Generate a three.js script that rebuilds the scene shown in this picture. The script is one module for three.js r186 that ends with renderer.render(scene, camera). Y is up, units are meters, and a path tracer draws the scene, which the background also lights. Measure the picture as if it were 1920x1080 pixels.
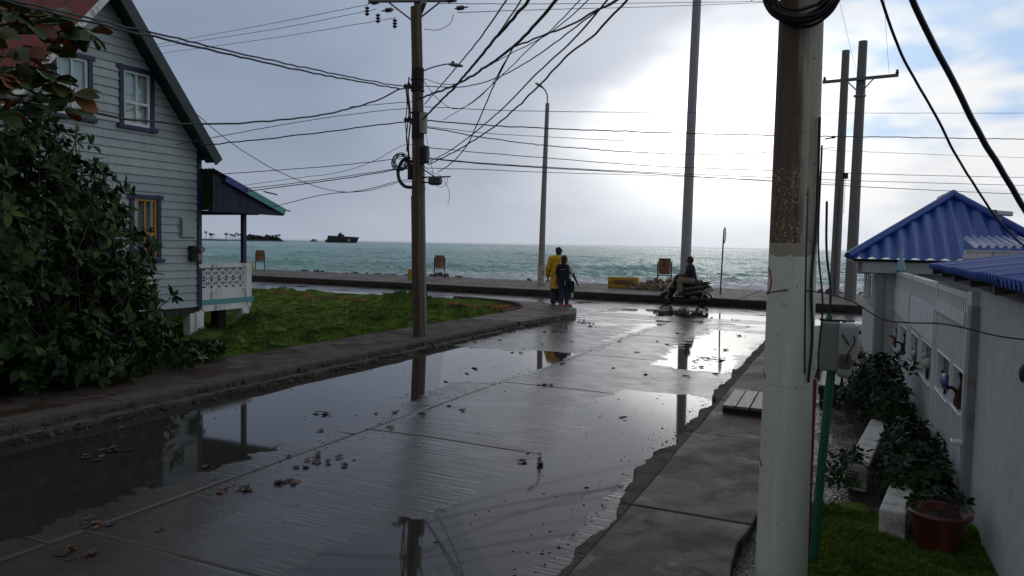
import * as THREE from 'three';
import { mergeGeometries, mergeVertices, toCreasedNormals } from 'three/addons/utils/BufferGeometryUtils.js';
import { RoundedBoxGeometry } from 'three/addons/geometries/RoundedBoxGeometry.js';
import { createNoise3D } from 'simplex-noise';

// ---------- camera, sky, sun, exposure ----------
const D2R = Math.PI / 180;
const scene = new THREE.Scene();
const camera = new THREE.PerspectiveCamera(2 * Math.atan(540 / 1420) / D2R, 16 / 9, 0.05, 60000);
camera.position.set(0, 2.0, 0);
camera.rotation.order = 'YXZ';
camera.rotation.set(-3.27 * D2R, 25 * D2R, 1.13 * D2R);
scene.add(camera);
const renderer = new THREE.WebGLRenderer({ antialias: true });
renderer.setSize(1024, 576);
renderer.toneMapping = THREE.LinearToneMapping;
renderer.toneMappingExposure = 0.0625;
renderer.shadowMap.enabled = true;

const rng = (s) => () => { s = (s + 0x6d2b79f5) | 0; let t = Math.imul(s ^ (s >>> 15), 1 | s); t = (t + Math.imul(t ^ (t >>> 7), 61 | t)) ^ t; return ((t ^ (t >>> 14)) >>> 0) / 4294967296; };
const n3 = createNoise3D(rng(7));
const fbm = (x, y, z, o = 4, g = 0.5) => { let s = 0, a = 1, t = 0; for (let i = 0; i < o; i++) { s += a * n3(x, y, z); t += a; a *= g; x = x * 2.03 + 3.1; y = y * 2.03 + 1.7; z = z * 2.03 + 5.3; } return s / t; };
const clamp = (x, a = 0, b = 1) => Math.min(b, Math.max(a, x));
const sst = (a, b, x) => { const t = clamp((x - a) / (b - a)); return t * t * (3 - 2 * t); };
const lerp = (a, b, t) => a + (b - a) * t;
const mix3 = (a, b, t) => [lerp(a[0], b[0], t), lerp(a[1], b[1], t), lerp(a[2], b[2], t)];

// the sky: a rain front on the left and overhead, a bright thin gap in front of the low sun, broken white cloud with blue to the right
const SUN_AZ = -11.5 * D2R, SUN_EL = 11.5 * D2R;
const sunDir = new THREE.Vector3(Math.sin(SUN_AZ) * Math.cos(SUN_EL), Math.sin(SUN_EL), -Math.cos(SUN_AZ) * Math.cos(SUN_EL));
{
  const W = 2048, H = 1024, data = new Float32Array(W * H * 4);
  const storm = [0.275, 0.335, 0.45], stormLow = [0.36, 0.41, 0.495], pale = [0.59, 0.63, 0.71], white = [0.86, 0.87, 0.88], blue = [0.36, 0.56, 0.84], greyc = [0.60, 0.63, 0.69];
  for (let j = 0; j < H; j++) {
    const el = ((j + 0.5) / H - 0.5) * Math.PI, ce = Math.cos(el), y = Math.sin(el), e = el / D2R;
    for (let i = 0; i < W; i++) {
      const th = ((i + 0.5) / W - 0.5) * 2 * Math.PI, x = Math.cos(th) * ce, z = Math.sin(th) * ce;
      let a = Math.atan2(x, -z) / D2R + 25; if (a > 180) a -= 360;
      const eh = Math.max(e, 0);
      // stretched lookup so that cloud layers flatten towards the horizon
      const k = 1 / (Math.abs(y) + 0.22), cx = x * k, cz = z * k;
      const big = fbm(cx * 0.55, 3.3, cz * 0.55, 4), fine = fbm(cx * 1.5, 9.1, cz * 1.5, 5), wisp = fbm(x * 5, y * 16, z * 5, 5);
      const soft = fbm(x * 3, y * 7, z * 3, 4);
      let c = mix3(stormLow, storm, sst(0, 12, eh));
      c = c.map((v) => v * (1 + 0.12 * big + 0.06 * soft) ); { const up = Math.max(sst(17, 45, eh), sst(-40, -90, a), sst(110, 170, a)); c = mix3(c, [0.26 * (1 + 0.15 * big), 0.272 * (1 + 0.15 * big), 0.30 * (1 + 0.15 * big)], up); }
      // paler veil next to the gap
      const veil = sst(-16, 9, a + 4 * soft) * (1 - sst(70, 150, a)) * (1 - sst(28, 60, eh));
      c = mix3(c, pale, veil * 0.85);
      // the gap: its edge climbs to the right
      const edge = eh > 8 ? 3.0 + (eh - 8) * 1.75 : 3.0 + (8 - eh) * 0.25;
      const gap = sst(-6, 12 + 0.9 * Math.max(0, 8 - eh), a - edge + 4.0 * soft + 2.2 * wisp) * (1 - sst(80, 150, a)) * (1 - sst(40, 75, eh)) * lerp(0.55, 1, sst(0, 6, eh + 0.08 * Math.max(0, a - 14)));
      const holes = sst(0.02, 0.5, 0.75 * fine + 0.45 * wisp + 0.42 * sst(16, 28, a) * sst(5, 14, eh) - 0.10) * sst(14, 24, a);
      const low = sst(-0.05, 0.45, fbm(x * 4 + 5, y * 18, z * 4, 4)) * (1 - sst(3, 9, eh)) * sst(12, 26, a);
      let b = mix3(mix3(white, blue, clamp(holes) * 0.85), greyc, low * 0.75);
      b = mix3(b, [0.80, 0.82, 0.86], (1 - sst(0, 5, eh)) * 0.6);
      c = mix3(c, b, gap);
      const sd = Math.acos(clamp(x * sunDir.x + y * sunDir.y + z * sunDir.z, -1, 1)) / D2R;
      const g = (2.0 * Math.exp(-((sd / 6.0) ** 2)) + 0.30 * Math.exp(-((sd / 14) ** 2))) * (0.1 + 0.9 * gap);
      c = [c[0] + g * 1.0, c[1] + g * 0.98, c[2] + g * 0.94];
      if (e < 0) c = c.map((v) => v * lerp(1, 0.4, sst(0, 8, -e)));
      const o = (j * W + i) * 4; data[o] = c[0] * 16; data[o + 1] = c[1] * 16; data[o + 2] = c[2] * 16; data[o + 3] = 1;
    }
  }
  const t = new THREE.DataTexture(data, W, H, THREE.RGBAFormat, THREE.FloatType);
  t.mapping = THREE.EquirectangularReflectionMapping; t.magFilter = t.minFilter = THREE.LinearFilter; t.needsUpdate = true;
  scene.background = t; scene.environment = t;
}
const sun = new THREE.DirectionalLight(0xfff0dc, 0.5);
sun.position.copy(sunDir).multiplyScalar(120); sun.target.position.set(-6, 0, -14);
sun.position.add(sun.target.position);
sun.castShadow = true; sun.shadow.radius = 70; sun.shadow.mapSize.set(2048, 2048);
Object.assign(sun.shadow.camera, { left: -45, right: 45, top: 40, bottom: -40, near: 1, far: 300 });
scene.add(sun, sun.target);

// ---------- helpers ----------
const used = new Map();
const numbered = (n) => { const k = used.get(n) ?? 0; used.set(n, k + 1); return k ? n + '_' + String(k).padStart(3, '0') : n; };
const shade = (o) => { o.castShadow = o.receiveShadow = true; return o; };
function thing(name, label, category, pos = [0, 0, 0], turn = 0, group) {
  const g = new THREE.Group(); g.name = numbered(name); g.position.set(...pos); g.rotation.y = turn;
  g.userData = { label, category }; if (group) g.userData.group = group;
  scene.add(g); return g;
}
function solo(name, geo, mat, label, category, group) { // a thing that is one mesh
  const m = shade(new THREE.Mesh(geo, mat)); m.name = numbered(name); m.userData = { label, category }; if (group) m.userData.group = group;
  scene.add(m); return m;
}
function part(name, geo, mat, parent) { const m = shade(new THREE.Mesh(geo, mat)); m.name = name; parent.add(m); return m; }
function struct(name, geo, mat) { const m = shade(new THREE.Mesh(geo, mat)); m.name = numbered(name); m.userData = { kind: 'structure' }; scene.add(m); return m; }
function structGroup(name) { const g = new THREE.Group(); g.name = numbered(name); g.userData = { kind: 'structure' }; scene.add(g); return g; }
const V = (x, y, z) => new THREE.Vector3(x, y, z);
const merge = (list) => mergeGeometries(list.map((g) => { const q = g.index ? g.toNonIndexed() : g; for (const k of Object.keys(q.attributes)) if (!['position', 'normal', 'uv'].includes(k)) q.deleteAttribute(k); return q; }));
// uv in metres by the dominant axis
function muv(g, s = 1) {
  if (g.index) g = g.toNonIndexed();
  const p = g.attributes.position, n = g.attributes.normal, uv = new Float32Array(p.count * 2);
  for (let i = 0; i < p.count; i += 3) {
    const ax = Math.abs(n.getX(i) + n.getX(i + 1) + n.getX(i + 2)), ay = Math.abs(n.getY(i) + n.getY(i + 1) + n.getY(i + 2)), az = Math.abs(n.getZ(i) + n.getZ(i + 1) + n.getZ(i + 2));
    for (let k = i; k < i + 3; k++) {
      const x = p.getX(k), y = p.getY(k), z = p.getZ(k);
      const [u, v] = ay >= ax && ay >= az ? [x, z] : ax >= az ? [z, y] : [x, y];
      uv[2 * k] = u * s; uv[2 * k + 1] = v * s;
    }
  }
  g.setAttribute('uv', new THREE.BufferAttribute(uv, 2)); return g;
}
const box = (w, h, d, x = 0, y = 0, z = 0, ry = 0, rz = 0, rx = 0) => muv(new THREE.BoxGeometry(w, h, d)).applyMatrix4(new THREE.Matrix4().compose(V(x, y, z), new THREE.Quaternion().setFromEuler(new THREE.Euler(rx, ry, rz)), V(1, 1, 1)));
const rbox = (w, h, d, r, x = 0, y = 0, z = 0, ry = 0, rz = 0, rx = 0) => muv(new RoundedBoxGeometry(w, h, d, 2, r)).applyMatrix4(new THREE.Matrix4().compose(V(x, y, z), new THREE.Quaternion().setFromEuler(new THREE.Euler(rx, ry, rz)), V(1, 1, 1)));
const cyl = (r0, r1, h, x = 0, y = 0, z = 0, n = 16) => new THREE.CylinderGeometry(r1, r0, h, n, 1).translate(x, y + h / 2, z); // y is the base
const bar = (a, b, r, n = 8, r2 = r) => { // a round bar between two points
  const A = V(...a), B = V(...b), d = B.clone().sub(A), L = d.length();
  return new THREE.CylinderGeometry(r2, r, L, n, 1).applyMatrix4(new THREE.Matrix4().compose(A.add(B).multiplyScalar(0.5), new THREE.Quaternion().setFromUnitVectors(V(0, 1, 0), d.divideScalar(L)), V(1, 1, 1)));
};
const tube = (pts, r, seg = pts.length * 5, n = 6, closed = false) => new THREE.TubeGeometry(new THREE.CatmullRomCurve3(pts.map((p) => V(...p)), closed, 'centripetal'), seg, r, n, closed);
const ell = (rx, ry, rz, x, y, z, a = 16, b = 12) => new THREE.SphereGeometry(1, a, b).scale(rx, ry, rz).translate(x, y, z);
const lathe = (pts, n = 24) => new THREE.LatheGeometry(pts.map(([r, y]) => new THREE.Vector2(r, y)), n);
// a slab from an outline in plan (x, z), top at y
function slab(pts, y, t, bevel = 0.012) {
  const s = new THREE.Shape(pts.map(([x, z]) => new THREE.Vector2(x, -z)));
  const g = new THREE.ExtrudeGeometry(s, { depth: t - 2 * bevel, bevelEnabled: bevel > 0, bevelThickness: bevel, bevelSize: bevel, bevelOffset: -bevel, bevelSegments: 2 });
  return muv(g.rotateX(-Math.PI / 2).translate(0, y - t + bevel, 0));
}
// extruded outline: points (u, v) in a plane, depth along the third axis
const extrude = (shape, depth, bevel = 0) => new THREE.ExtrudeGeometry(shape, { depth, bevelEnabled: bevel > 0, bevelThickness: bevel, bevelSize: bevel, bevelOffset: -bevel, bevelSegments: 2, curveSegments: 8 });
const poly = (pts) => new THREE.Shape(pts.map(([a, b]) => new THREE.Vector2(a, b)));
// a height field over a grid, xs and zs ascending
function field(xs, zs, h, col, uvs = 1) {
  const nx = xs.length, nz = zs.length, p = new Float32Array(nx * nz * 3), uv = new Float32Array(nx * nz * 2), c = col ? new Float32Array(nx * nz * 3) : null, id = new Uint32Array((nx - 1) * (nz - 1) * 6);
  let o = 0;
  for (let j = 0; j < nz; j++) for (let i = 0; i < nx; i++) {
    const k = j * nx + i, x = xs[i], z = zs[j];
    p[3 * k] = x; p[3 * k + 1] = h(x, z, i, j); p[3 * k + 2] = z; uv[2 * k] = x * uvs; uv[2 * k + 1] = -z * uvs;
    if (c) { const q = col(x, z, p[3 * k + 1]); c[3 * k] = q[0]; c[3 * k + 1] = q[1]; c[3 * k + 2] = q[2]; }
    if (i < nx - 1 && j < nz - 1) { id[o++] = k; id[o++] = k + nx; id[o++] = k + 1; id[o++] = k + 1; id[o++] = k + nx; id[o++] = k + nx + 1; }
  }
  const g = new THREE.BufferGeometry();
  g.setAttribute('position', new THREE.BufferAttribute(p, 3)); g.setAttribute('uv', new THREE.BufferAttribute(uv, 2)); if (c) g.setAttribute('color', new THREE.BufferAttribute(c, 3));
  g.setIndex(new THREE.BufferAttribute(id, 1)); g.computeVertexNormals(); return g;
}
const range = (a, b, n) => Array.from({ length: n + 1 }, (_, i) => a + (b - a) * i / n);
// tileable noise textures
const hsh = (x, y, s) => { let h = Math.imul(x, 374761393) + Math.imul(y, 668265263) + Math.imul(s, 1442695041); h = Math.imul(h ^ (h >>> 13), 1274126177); return ((h ^ (h >>> 16)) >>> 0) / 4294967296; };
function tn(u, v, px, py, s) { // periodic value noise, px by py cells
  const x = u * px, y = v * py, xi = Math.floor(x), yi = Math.floor(y), fx = x - xi, fy = y - yi, w = (t) => t * t * (3 - 2 * t), m = (a, b) => ((a % b) + b) % b;
  const a = hsh(m(xi, px), m(yi, py), s), b = hsh(m(xi + 1, px), m(yi, py), s), c = hsh(m(xi, px), m(yi + 1, py), s), d = hsh(m(xi + 1, px), m(yi + 1, py), s);
  return lerp(lerp(a, b, w(fx)), lerp(c, d, w(fx)), w(fy));
}
const tf = (u, v, px, py, s, o = 4) => { let t = 0, a = 0.5, q = 0; for (let i = 0; i < o; i++) { t += a * tn(u, v, px << i, py << i, s + i); q += a; a *= 0.5; } return t / q; };
function tex(w, h, f, rep = 1, repY = rep) {
  const d = new Uint8Array(w * h * 4);
  for (let j = 0; j < h; j++) for (let i = 0; i < w; i++) { let c = f((i + 0.5) / w, (j + 0.5) / h); if (!Array.isArray(c)) c = [c, c, c]; const o = (j * w + i) * 4; for (let k = 0; k < 3; k++) d[o + k] = clamp(c[k]) * 255; d[o + 3] = 255; }
  const t = new THREE.DataTexture(d, w, h); t.wrapS = t.wrapT = THREE.RepeatWrapping; t.magFilter = t.minFilter = THREE.LinearFilter; t.repeat.set(rep, repY); t.needsUpdate = true; return t;
}
const rep = (t, x, y = x) => { const q = t.clone(); q.repeat.set(x, y); q.needsUpdate = true; return q; };
const T = {
  grain: tex(512, 512, (u, v) => 0.62 + 0.38 * (0.55 * tf(u, v, 64, 64, 1, 3) + 0.45 * tf(u, v, 5, 5, 2, 4))),
  stain: tex(512, 512, (u, v) => { const a = tf(u, v, 4, 4, 11, 5), b = tf(u, v, 40, 40, 12, 3); const m = sst(0.44, 0.62, a); return [lerp(1, 0.55, m) * (0.8 + 0.3 * b), lerp(1, 0.50, m) * (0.8 + 0.3 * b), lerp(1, 0.46, m) * (0.8 + 0.3 * b)]; }),
  blotch: tex(1024, 1024, (u, v) => { const a = tf(u, v, 5, 5, 15, 6), b = tf(u, v, 120, 120, 16, 3), w = tf(u, v, 9, 9, 17, 5), m = sst(0.46, 0.56, a), g = sst(0.58, 0.66, w), sp = tf(u, v, 200, 200, 18, 1) > 0.93 ? 0.55 : 1, t = (0.72 + 0.5 * b) * sp; const f = (a0, b0) => lerp(lerp(a0, b0, m), 0.98, g * 0.8) * t; return [f(0.66, 0.40), f(0.64, 0.32), f(0.62, 0.27)]; }),
  flake: tex(512, 512, (u, v) => { const a = tf(u, v, 6, 6, 91, 5), b = tf(u, v, 30, 30, 92, 3), m = sst(0.64, 0.68, a) * 0.8, s = sst(0.5, 0.8, tf(u, v, 14, 2, 93, 4)) * 0.22; return [lerp(0.95, 0.42, m) * (1 - s) * (0.9 + 0.14 * b), lerp(0.95, 0.40, m) * (1 - s) * (0.9 + 0.14 * b), lerp(0.93, 0.36, m) * (1 - s) * (0.9 + 0.14 * b)]; }),
  bump: tex(512, 512, (u, v) => 0.5 * tf(u, v, 48, 48, 21, 4) + 0.5 * tf(u, v, 9, 9, 22, 4)),
  rough: tex(512, 512, (u, v) => 0.55 + 0.45 * tf(u, v, 7, 7, 25, 5)),
  streak: tex(512, 512, (u, v) => 0.70 + 0.30 * (0.6 * tf(u, v, 40, 3, 31, 4) + 0.4 * tf(u, v, 6, 6, 32, 4))), // weather streaks running down (v up)
  wood: tex(512, 512, (u, v) => { const w = tf(u, v, 3, 3, 41, 3), g = tf(u + 0.08 * w, v, 48, 2, 42, 4), c = sst(0.62, 0.70, tf(u, v, 26, 1, 43, 3)); const t = 0.55 + 0.5 * g; return [t * lerp(1, 0.35, c), t * lerp(1, 0.35, c) * 0.97, t * lerp(1, 0.36, c) * 0.93]; }),
  ripple: tex(512, 512, (u, v) => 0.5 * tf(u, v, 10, 14, 51, 4) + 0.5 * tf(u, v, 23, 30, 52, 3)),
};
const lin = (r, g, b) => new THREE.Color().setRGB(r, g, b);
const M = (col, rough = 0.8, o = {}) => new THREE.MeshPhysicalMaterial({ color: Array.isArray(col) ? lin(...col) : col, roughness: rough, ...o });

// ---------- ground, roads, pavements, sea ----------
const mSoil = M([0.075, 0.055, 0.04], 0.85, { map: rep(T.stain, 0.5), bumpMap: rep(T.bump, 1), bumpScale: 0.03 });
struct('ground', new THREE.PlaneGeometry(600, 300).rotateX(-Math.PI / 2).translate(0, -0.25, 123), mSoil);

// road: wet concrete, brushed across; hollows hold water at y = 0
const boxd = (x, z, cx, cz, hx, hz) => { const dx = Math.abs(x - cx) - hx, dz = Math.abs(z - cz) - hz; return Math.hypot(Math.max(dx, 0), Math.max(dz, 0)) + Math.min(Math.max(dx, dz), 0); };
function roadH(x, z) {
  const n1 = fbm(x * 0.55, 1.5, z * 0.35, 4), n2 = fbm(x * 0.9, 7.7, z * 6.5, 3), n3_ = fbm(x * 3.1, 2.2, z * 3.1, 3);
  let d = 1.15;
  d = Math.min(d, boxd(x, z, -6.35, -9.4, 1.0, 3.4) - 0.02);         // pool along the left kerb
  d = Math.min(d, boxd(x, z, -6.6, -4.2, 1.5, 3.2) - 0.1);                    // dark pool in the left foreground
  d = Math.min(d, boxd(x, z, -5.2, -11.4, 0.45, 1.8) - 0.05);           // tongue up to the joint
  d = Math.min(d, boxd(x, z, -2.30 + (z + 6.5) * -0.06, -6.2, 0.62, 4.0) - 0.12); // pool along the right kerb
  d = Math.min(d, boxd(x, z, -2.5, -9.2, 0.75, 1.3) - 0.05);
  d = Math.min(d, boxd(x, z, -1.9, -2.6, 0.6, 1.6) + 0.1);
  d = Math.min(d, boxd(x, z, -4.95, -17.2, 0.18, 2.0) + 0.08);          // strip beside the joint
  d = Math.min(d, boxd(x, z, -2.7, -15.6, 0.95, 3.4) + 0.10);
  d = Math.min(d, boxd(x, z, -3.6, -23.0, 3.6, 1.1) + 0.10);           // crossing
  d = Math.min(d, boxd(x, z, -1.2, -20.3, 1.6, 1.0) + 0.15);
  d = Math.min(d, boxd(x, z, -16, -24.2, 6.0, 0.35) + 0.2);
  const farW = sst(-13.5, -17, z); d = Math.min(d, lerp(9, 0.18, farW)); // thin wet film broken into streaks towards the crossing
  d += lerp(0.26, 0.42, farW) * n1 + lerp(0.05, 0.42, farW) * n2 + 0.10 * n3_;
  return 0.0105 * clamp(d, -1, 1) + 0.0003 * n2 + 0.0005 * n3_;
}
const roadTint = (x, z) => { const a = fbm(x * 0.4, 4.4, z * 0.4, 4), b = fbm(x * 2.2, 8.2, z * 7, 3), t = 1 + 0.28 * a + 0.16 * b, w = sst(0.15, 0.5, fbm(x * 0.7, 6.1, z * 0.7, 4)); return [t * lerp(1, 0.92, w), t * lerp(1, 0.86, w), t * lerp(1, 0.78, w)]; };
const tGroove = tex(512, 512, (u, v) => 0.75 * tf(u, v, 5, 90, 61, 2) + 0.25 * tf(u, v, 60, 90, 62, 2));
const mRoad = M([0.082, 0.074, 0.066], 0.31, { specularIntensity: 1.0, vertexColors: true, map: rep(T.grain, 0.7), roughnessMap: rep(T.rough, 0.45), bumpMap: rep(tGroove, 0.5), bumpScale: 0.0032, ior: 1.4 });
const mJoint = M([0.03, 0.027, 0.024], 0.8);
const road = structGroup('road'), rim = (a, b, n) => [a, ...range(a + 0.006, b - 0.006, n), b];
{
  const JX = -4.72, zj = [4, 0.2, -3.1, -6.35, -9.6, -12.9, -16.4, -20.2];
  for (let i = 0; i < zj.length - 1; i++) for (const [x0, x1] of [[-7.62, JX - 0.004], [JX + 0.004, -1.35]]) {
    const off = x0 < -5 ? 0 : 0.25, a = zj[i + 1] - off + 0.004, b = zj[i] - off - 0.004, far = b < -9;
    const g = field(rim(x0, x1, far ? 44 : 56), rim(a, b, far ? 80 : 120), (x, z) => {
      const e = Math.min(x - x0, x1 - x, z - a, b - z); return roadH(x, z) + (x0 > -5 ? 0.002 : 0) - (e < 1e-4 ? 0.016 : 0);
    }, roadTint);
    part('slab', g, mRoad, road);
  }
  part('joint_bed', new THREE.PlaneGeometry(6.3, 26).rotateX(-Math.PI / 2).translate(-4.5, -0.012, -8), mJoint, road);
}
const PROM = (x) => -26.75 + 0.045 * x; // line of the promenade kerb
struct('sea_road', field(range(-70, 14, 420), range(-31, -20.46, 170), (x, z) => roadH(x, z) + (z > -20.5 ? -0.03 : 0), roadTint), mRoad);
const mPuddle = M([0.045, 0.041, 0.036], 0.04, { ior: 1.33, map: rep(T.grain, 0.7), bumpMap: rep(T.ripple, 1.1), bumpScale: 0.00035 });
struct('puddle_water', new THREE.PlaneGeometry(6.25, 30.8).rotateX(-Math.PI / 2).translate(-4.5, 0, -11.3), mPuddle);
struct('puddle_water', muv(new THREE.PlaneGeometry(40, 4.4).rotateX(-Math.PI / 2).translate(-27.65, 0, -24.5)), mPuddle);
struct('puddle_water', muv(new THREE.PlaneGeometry(8, 7).rotateX(-Math.PI / 2).translate(2.65, 0, -23.4)), mPuddle);

// pavements
const mPave = M([0.120, 0.098, 0.080], 0.95, { specularIntensity: 0.35, map: rep(T.blotch, 0.31), bumpMap: rep(T.bump, 2), bumpScale: 0.005, roughnessMap: rep(T.rough, 0.5) });
const mKerb = M([0.115, 0.095, 0.078], 0.9, { specularIntensity: 0.4, map: rep(T.stain, 0.8), bumpMap: rep(T.bump, 1.6), bumpScale: 0.018 });
const mPaveWet = M([0.165, 0.135, 0.110], 0.8, { specularIntensity: 0.5, map: rep(T.blotch, 0.37), bumpMap: rep(T.bump, 2.3), bumpScale: 0.004, roughnessMap: rep(T.rough, 0.6) });
const jag = (a, b, n, amp, seed) => { const o = [], L = Math.hypot(b[0] - a[0], b[1] - a[1]); for (let i = 0; i <= n; i++) { const t = i / n, x = lerp(a[0], b[0], t), z = lerp(a[1], b[1], t), k = amp * 1.5 * fbm(seed * 0.01, x * 0.7, z * 0.7, 5, 0.55); o.push([x + k * (b[1] - a[1]) / L, z - k * (b[0] - a[0]) / L]); } return o; };
// left pavement with its broken kerb, ending in the rounded corner where people stand
const pavL = structGroup('pavement_left');
{
  const zz = [5, 1.4, -2.2, -5.8, -9.4, -13.0, -16.6];
  for (let i = 0; i < zz.length - 1; i++) part('slab', slab([[-7.86, zz[i] - 0.006], ...jag([-9.02, zz[i] - 0.006], [-9.02, zz[i + 1] + 0.006], 9, 0.05, i + 3), [-7.86, zz[i + 1] + 0.006]], 0.148, 0.36), mPave, pavL);
  for (let i = 0; i < zz.length - 1; i++) {
    const n = 3; for (let k = 0; k < n; k++) {
      const a = lerp(zz[i], zz[i + 1], k / n), b = lerp(zz[i], zz[i + 1], (k + 1) / n) + 0.006;
      part('kerb', slab([...jag([-7.52, a], [-7.52, b], 14, 0.06, 40).map(([x, z]) => [x, z]), [-7.862, b], [-7.862, a]].reverse(), 0.156, 0.36, 0.02), mKerb, pavL);
      part('kerb_footing', slab([...jag([-7.40, a], [-7.38, b], 12, 0.08, 90), [-7.7, b], [-7.7, a]].reverse(), 0.055, 0.2, 0.015), mKerb, pavL);
    }
  }
  const corner = [[-7.52, -16.61], [-8.0, -16.61], [-8.92, -16.61], [-8.95, -18.3], [-9.0, -19.6], [-9.25, -20.6], [-9.75, -21.4], [-10.5, -22.05], [-11.6, -22.5], [-12.6, -22.72], [-12.6, -23.0], [-11.4, -22.95], [-10.2, -22.75], [-9.2, -22.5], [-8.3, -22.0], [-7.75, -21.2], [-7.3, -19.9], [-7.25, -19.1], [-7.4, -18.2]];
  part('corner_slab', slab(corner.reverse(), 0.15, 0.36), mPaveWet, pavL);
  // raised rim round the planted corner
  part('corner_kerb', tube([[-8.98, 0.15, -18.6], [-9.03, 0.16, -19.6], [-9.28, 0.165, -20.6], [-9.78, 0.165, -21.4], [-10.5, 0.165, -22.05], [-11.6, 0.165, -22.5], [-12.8, 0.16, -22.75]], 0.045, 40, 6), mKerb, pavL);
}
{ // crumbled stones and mud along the foot of the left kerb
  const r = rng(78), g = new THREE.IcosahedronGeometry(1, 1), p = g.attributes.position; for (let i = 0; i < p.count; i++) { const k = 1 + 0.35 * n3(p.getX(i) * 1.6, p.getY(i) * 1.6, p.getZ(i) * 1.6); p.setXYZ(i, p.getX(i) * k, p.getY(i) * k, p.getZ(i) * k); } g.computeVertexNormals();
  const N = 950, im = new THREE.InstancedMesh(g, M([1, 1, 1], 0.8, { specularIntensity: 0.5 }), N), m = new THREE.Matrix4();
  for (let i = 0; i < N; i++) { const z = -2.5 - 15.5 * r(), q = r(), x = -7.54 + 0.30 * q * q + 0.03 * r(), y = 0.005 + 0.11 * (1 - q) * r(), s = 0.010 + 0.030 * r() * r(), t = 0.5 + 0.9 * r(); m.compose(V(x, y, z), new THREE.Quaternion().setFromEuler(new THREE.Euler(r() * 6, r() * 6, r() * 6)), V(s * 1.5, s * 0.8, s)); im.setMatrixAt(i, m); im.setColorAt(i, lin(0.075 * t, 0.058 * t, 0.045 * t)); }
  im.name = 'kerb_crumbs'; im.userData = { kind: 'stuff', label: 'crumbled stones and mud along the foot of the left kerb', category: 'debris' }; shade(im); scene.add(im);
}
// right pavement, slab by slab, with the broken edge
const pavR = structGroup('pavement_right');
{
  const zz = [3.5, 0.6, -2.3, -5.32, -7.75, -9.6, -12.2, -14.9, -17.6];
  for (let i = 0; i < zz.length - 1; i++) {
    const a = zz[i] - 0.01, b = zz[i + 1] + 0.01, e = (z) => -1.6 + 0.022 * Math.min(0, z + 5);
    part('slab', slab([...jag([e(a) + 0.13, a], [e(b) + 0.13, b], 3, 0.01, 300 + i), ...jag([-0.66 - 0.004 * b, b], [-0.66 - 0.004 * a, a], 8, 0.05, 330 + i)], 0.118 + (i % 2) * 0.004, 0.32, 0.01), mPaveWet, pavR);
    const n = 3; for (let k = 0; k < n; k++) { const za = lerp(a, b, k / n), zb = lerp(a, b, (k + 1) / n) + 0.004; part('kerb', slab([...jag([e(za), za], [e(zb), zb], 26, b > -13 ? 0.12 : 0.03, 360), [e(zb) + 0.127, zb], [e(za) + 0.127, za]], 0.121, 0.32, 0.012), mKerb, pavR); }
  }
  part('corner_slab', slab([[-1.86, -17.61], [-1.84, -18.6], [-1.5, -19.8], [-0.8, -20.9], [0.2, -21.7], [2.2, -22.3], [6, -22.5], [6, -15.2], [0.3, -15.2], [-0.72, -15.6], [-0.72, -17.61]].reverse(), 0.116, 0.32), mPaveWet, pavR);
}
// promenade beyond the sea road
const mProm = M([0.14, 0.115, 0.095], 0.8, { specularIntensity: 0.5, map: rep(T.stain, 0.25), bumpMap: rep(T.bump, 0.6), bumpScale: 0.015, roughnessMap: rep(T.rough, 0.4) });
const mPromKerb = M([0.050, 0.042, 0.036], 0.85, { specularIntensity: 0.4, map: rep(T.stain, 0.8), bumpMap: rep(T.bump, 1.6), bumpScale: 0.02 });
const prom = structGroup('promenade');
{
  const xs = [-95, -60, ...range(-44, 20, 16), 60];
  for (let i = 0; i < xs.length - 1; i++) {
    const a = xs[i] + 0.01, b = xs[i + 1] - 0.01;
    part('kerb', slab([[a, PROM(a)], [a, PROM(a) - 0.28], [b, PROM(b) - 0.28], [b, PROM(b)]].reverse(), 0.255, 0.6, 0.02), mPromKerb, prom);
    part('slab', slab([[a, PROM(a) - 0.285], ...jag([a, -34.2], [b, -34.2], 12, 0.16, 500 + i), [b, PROM(b) - 0.285]].reverse(), 0.25 + 0.006 * (i % 3), 0.9, 0.02), mProm, prom);
  }
}
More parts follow.
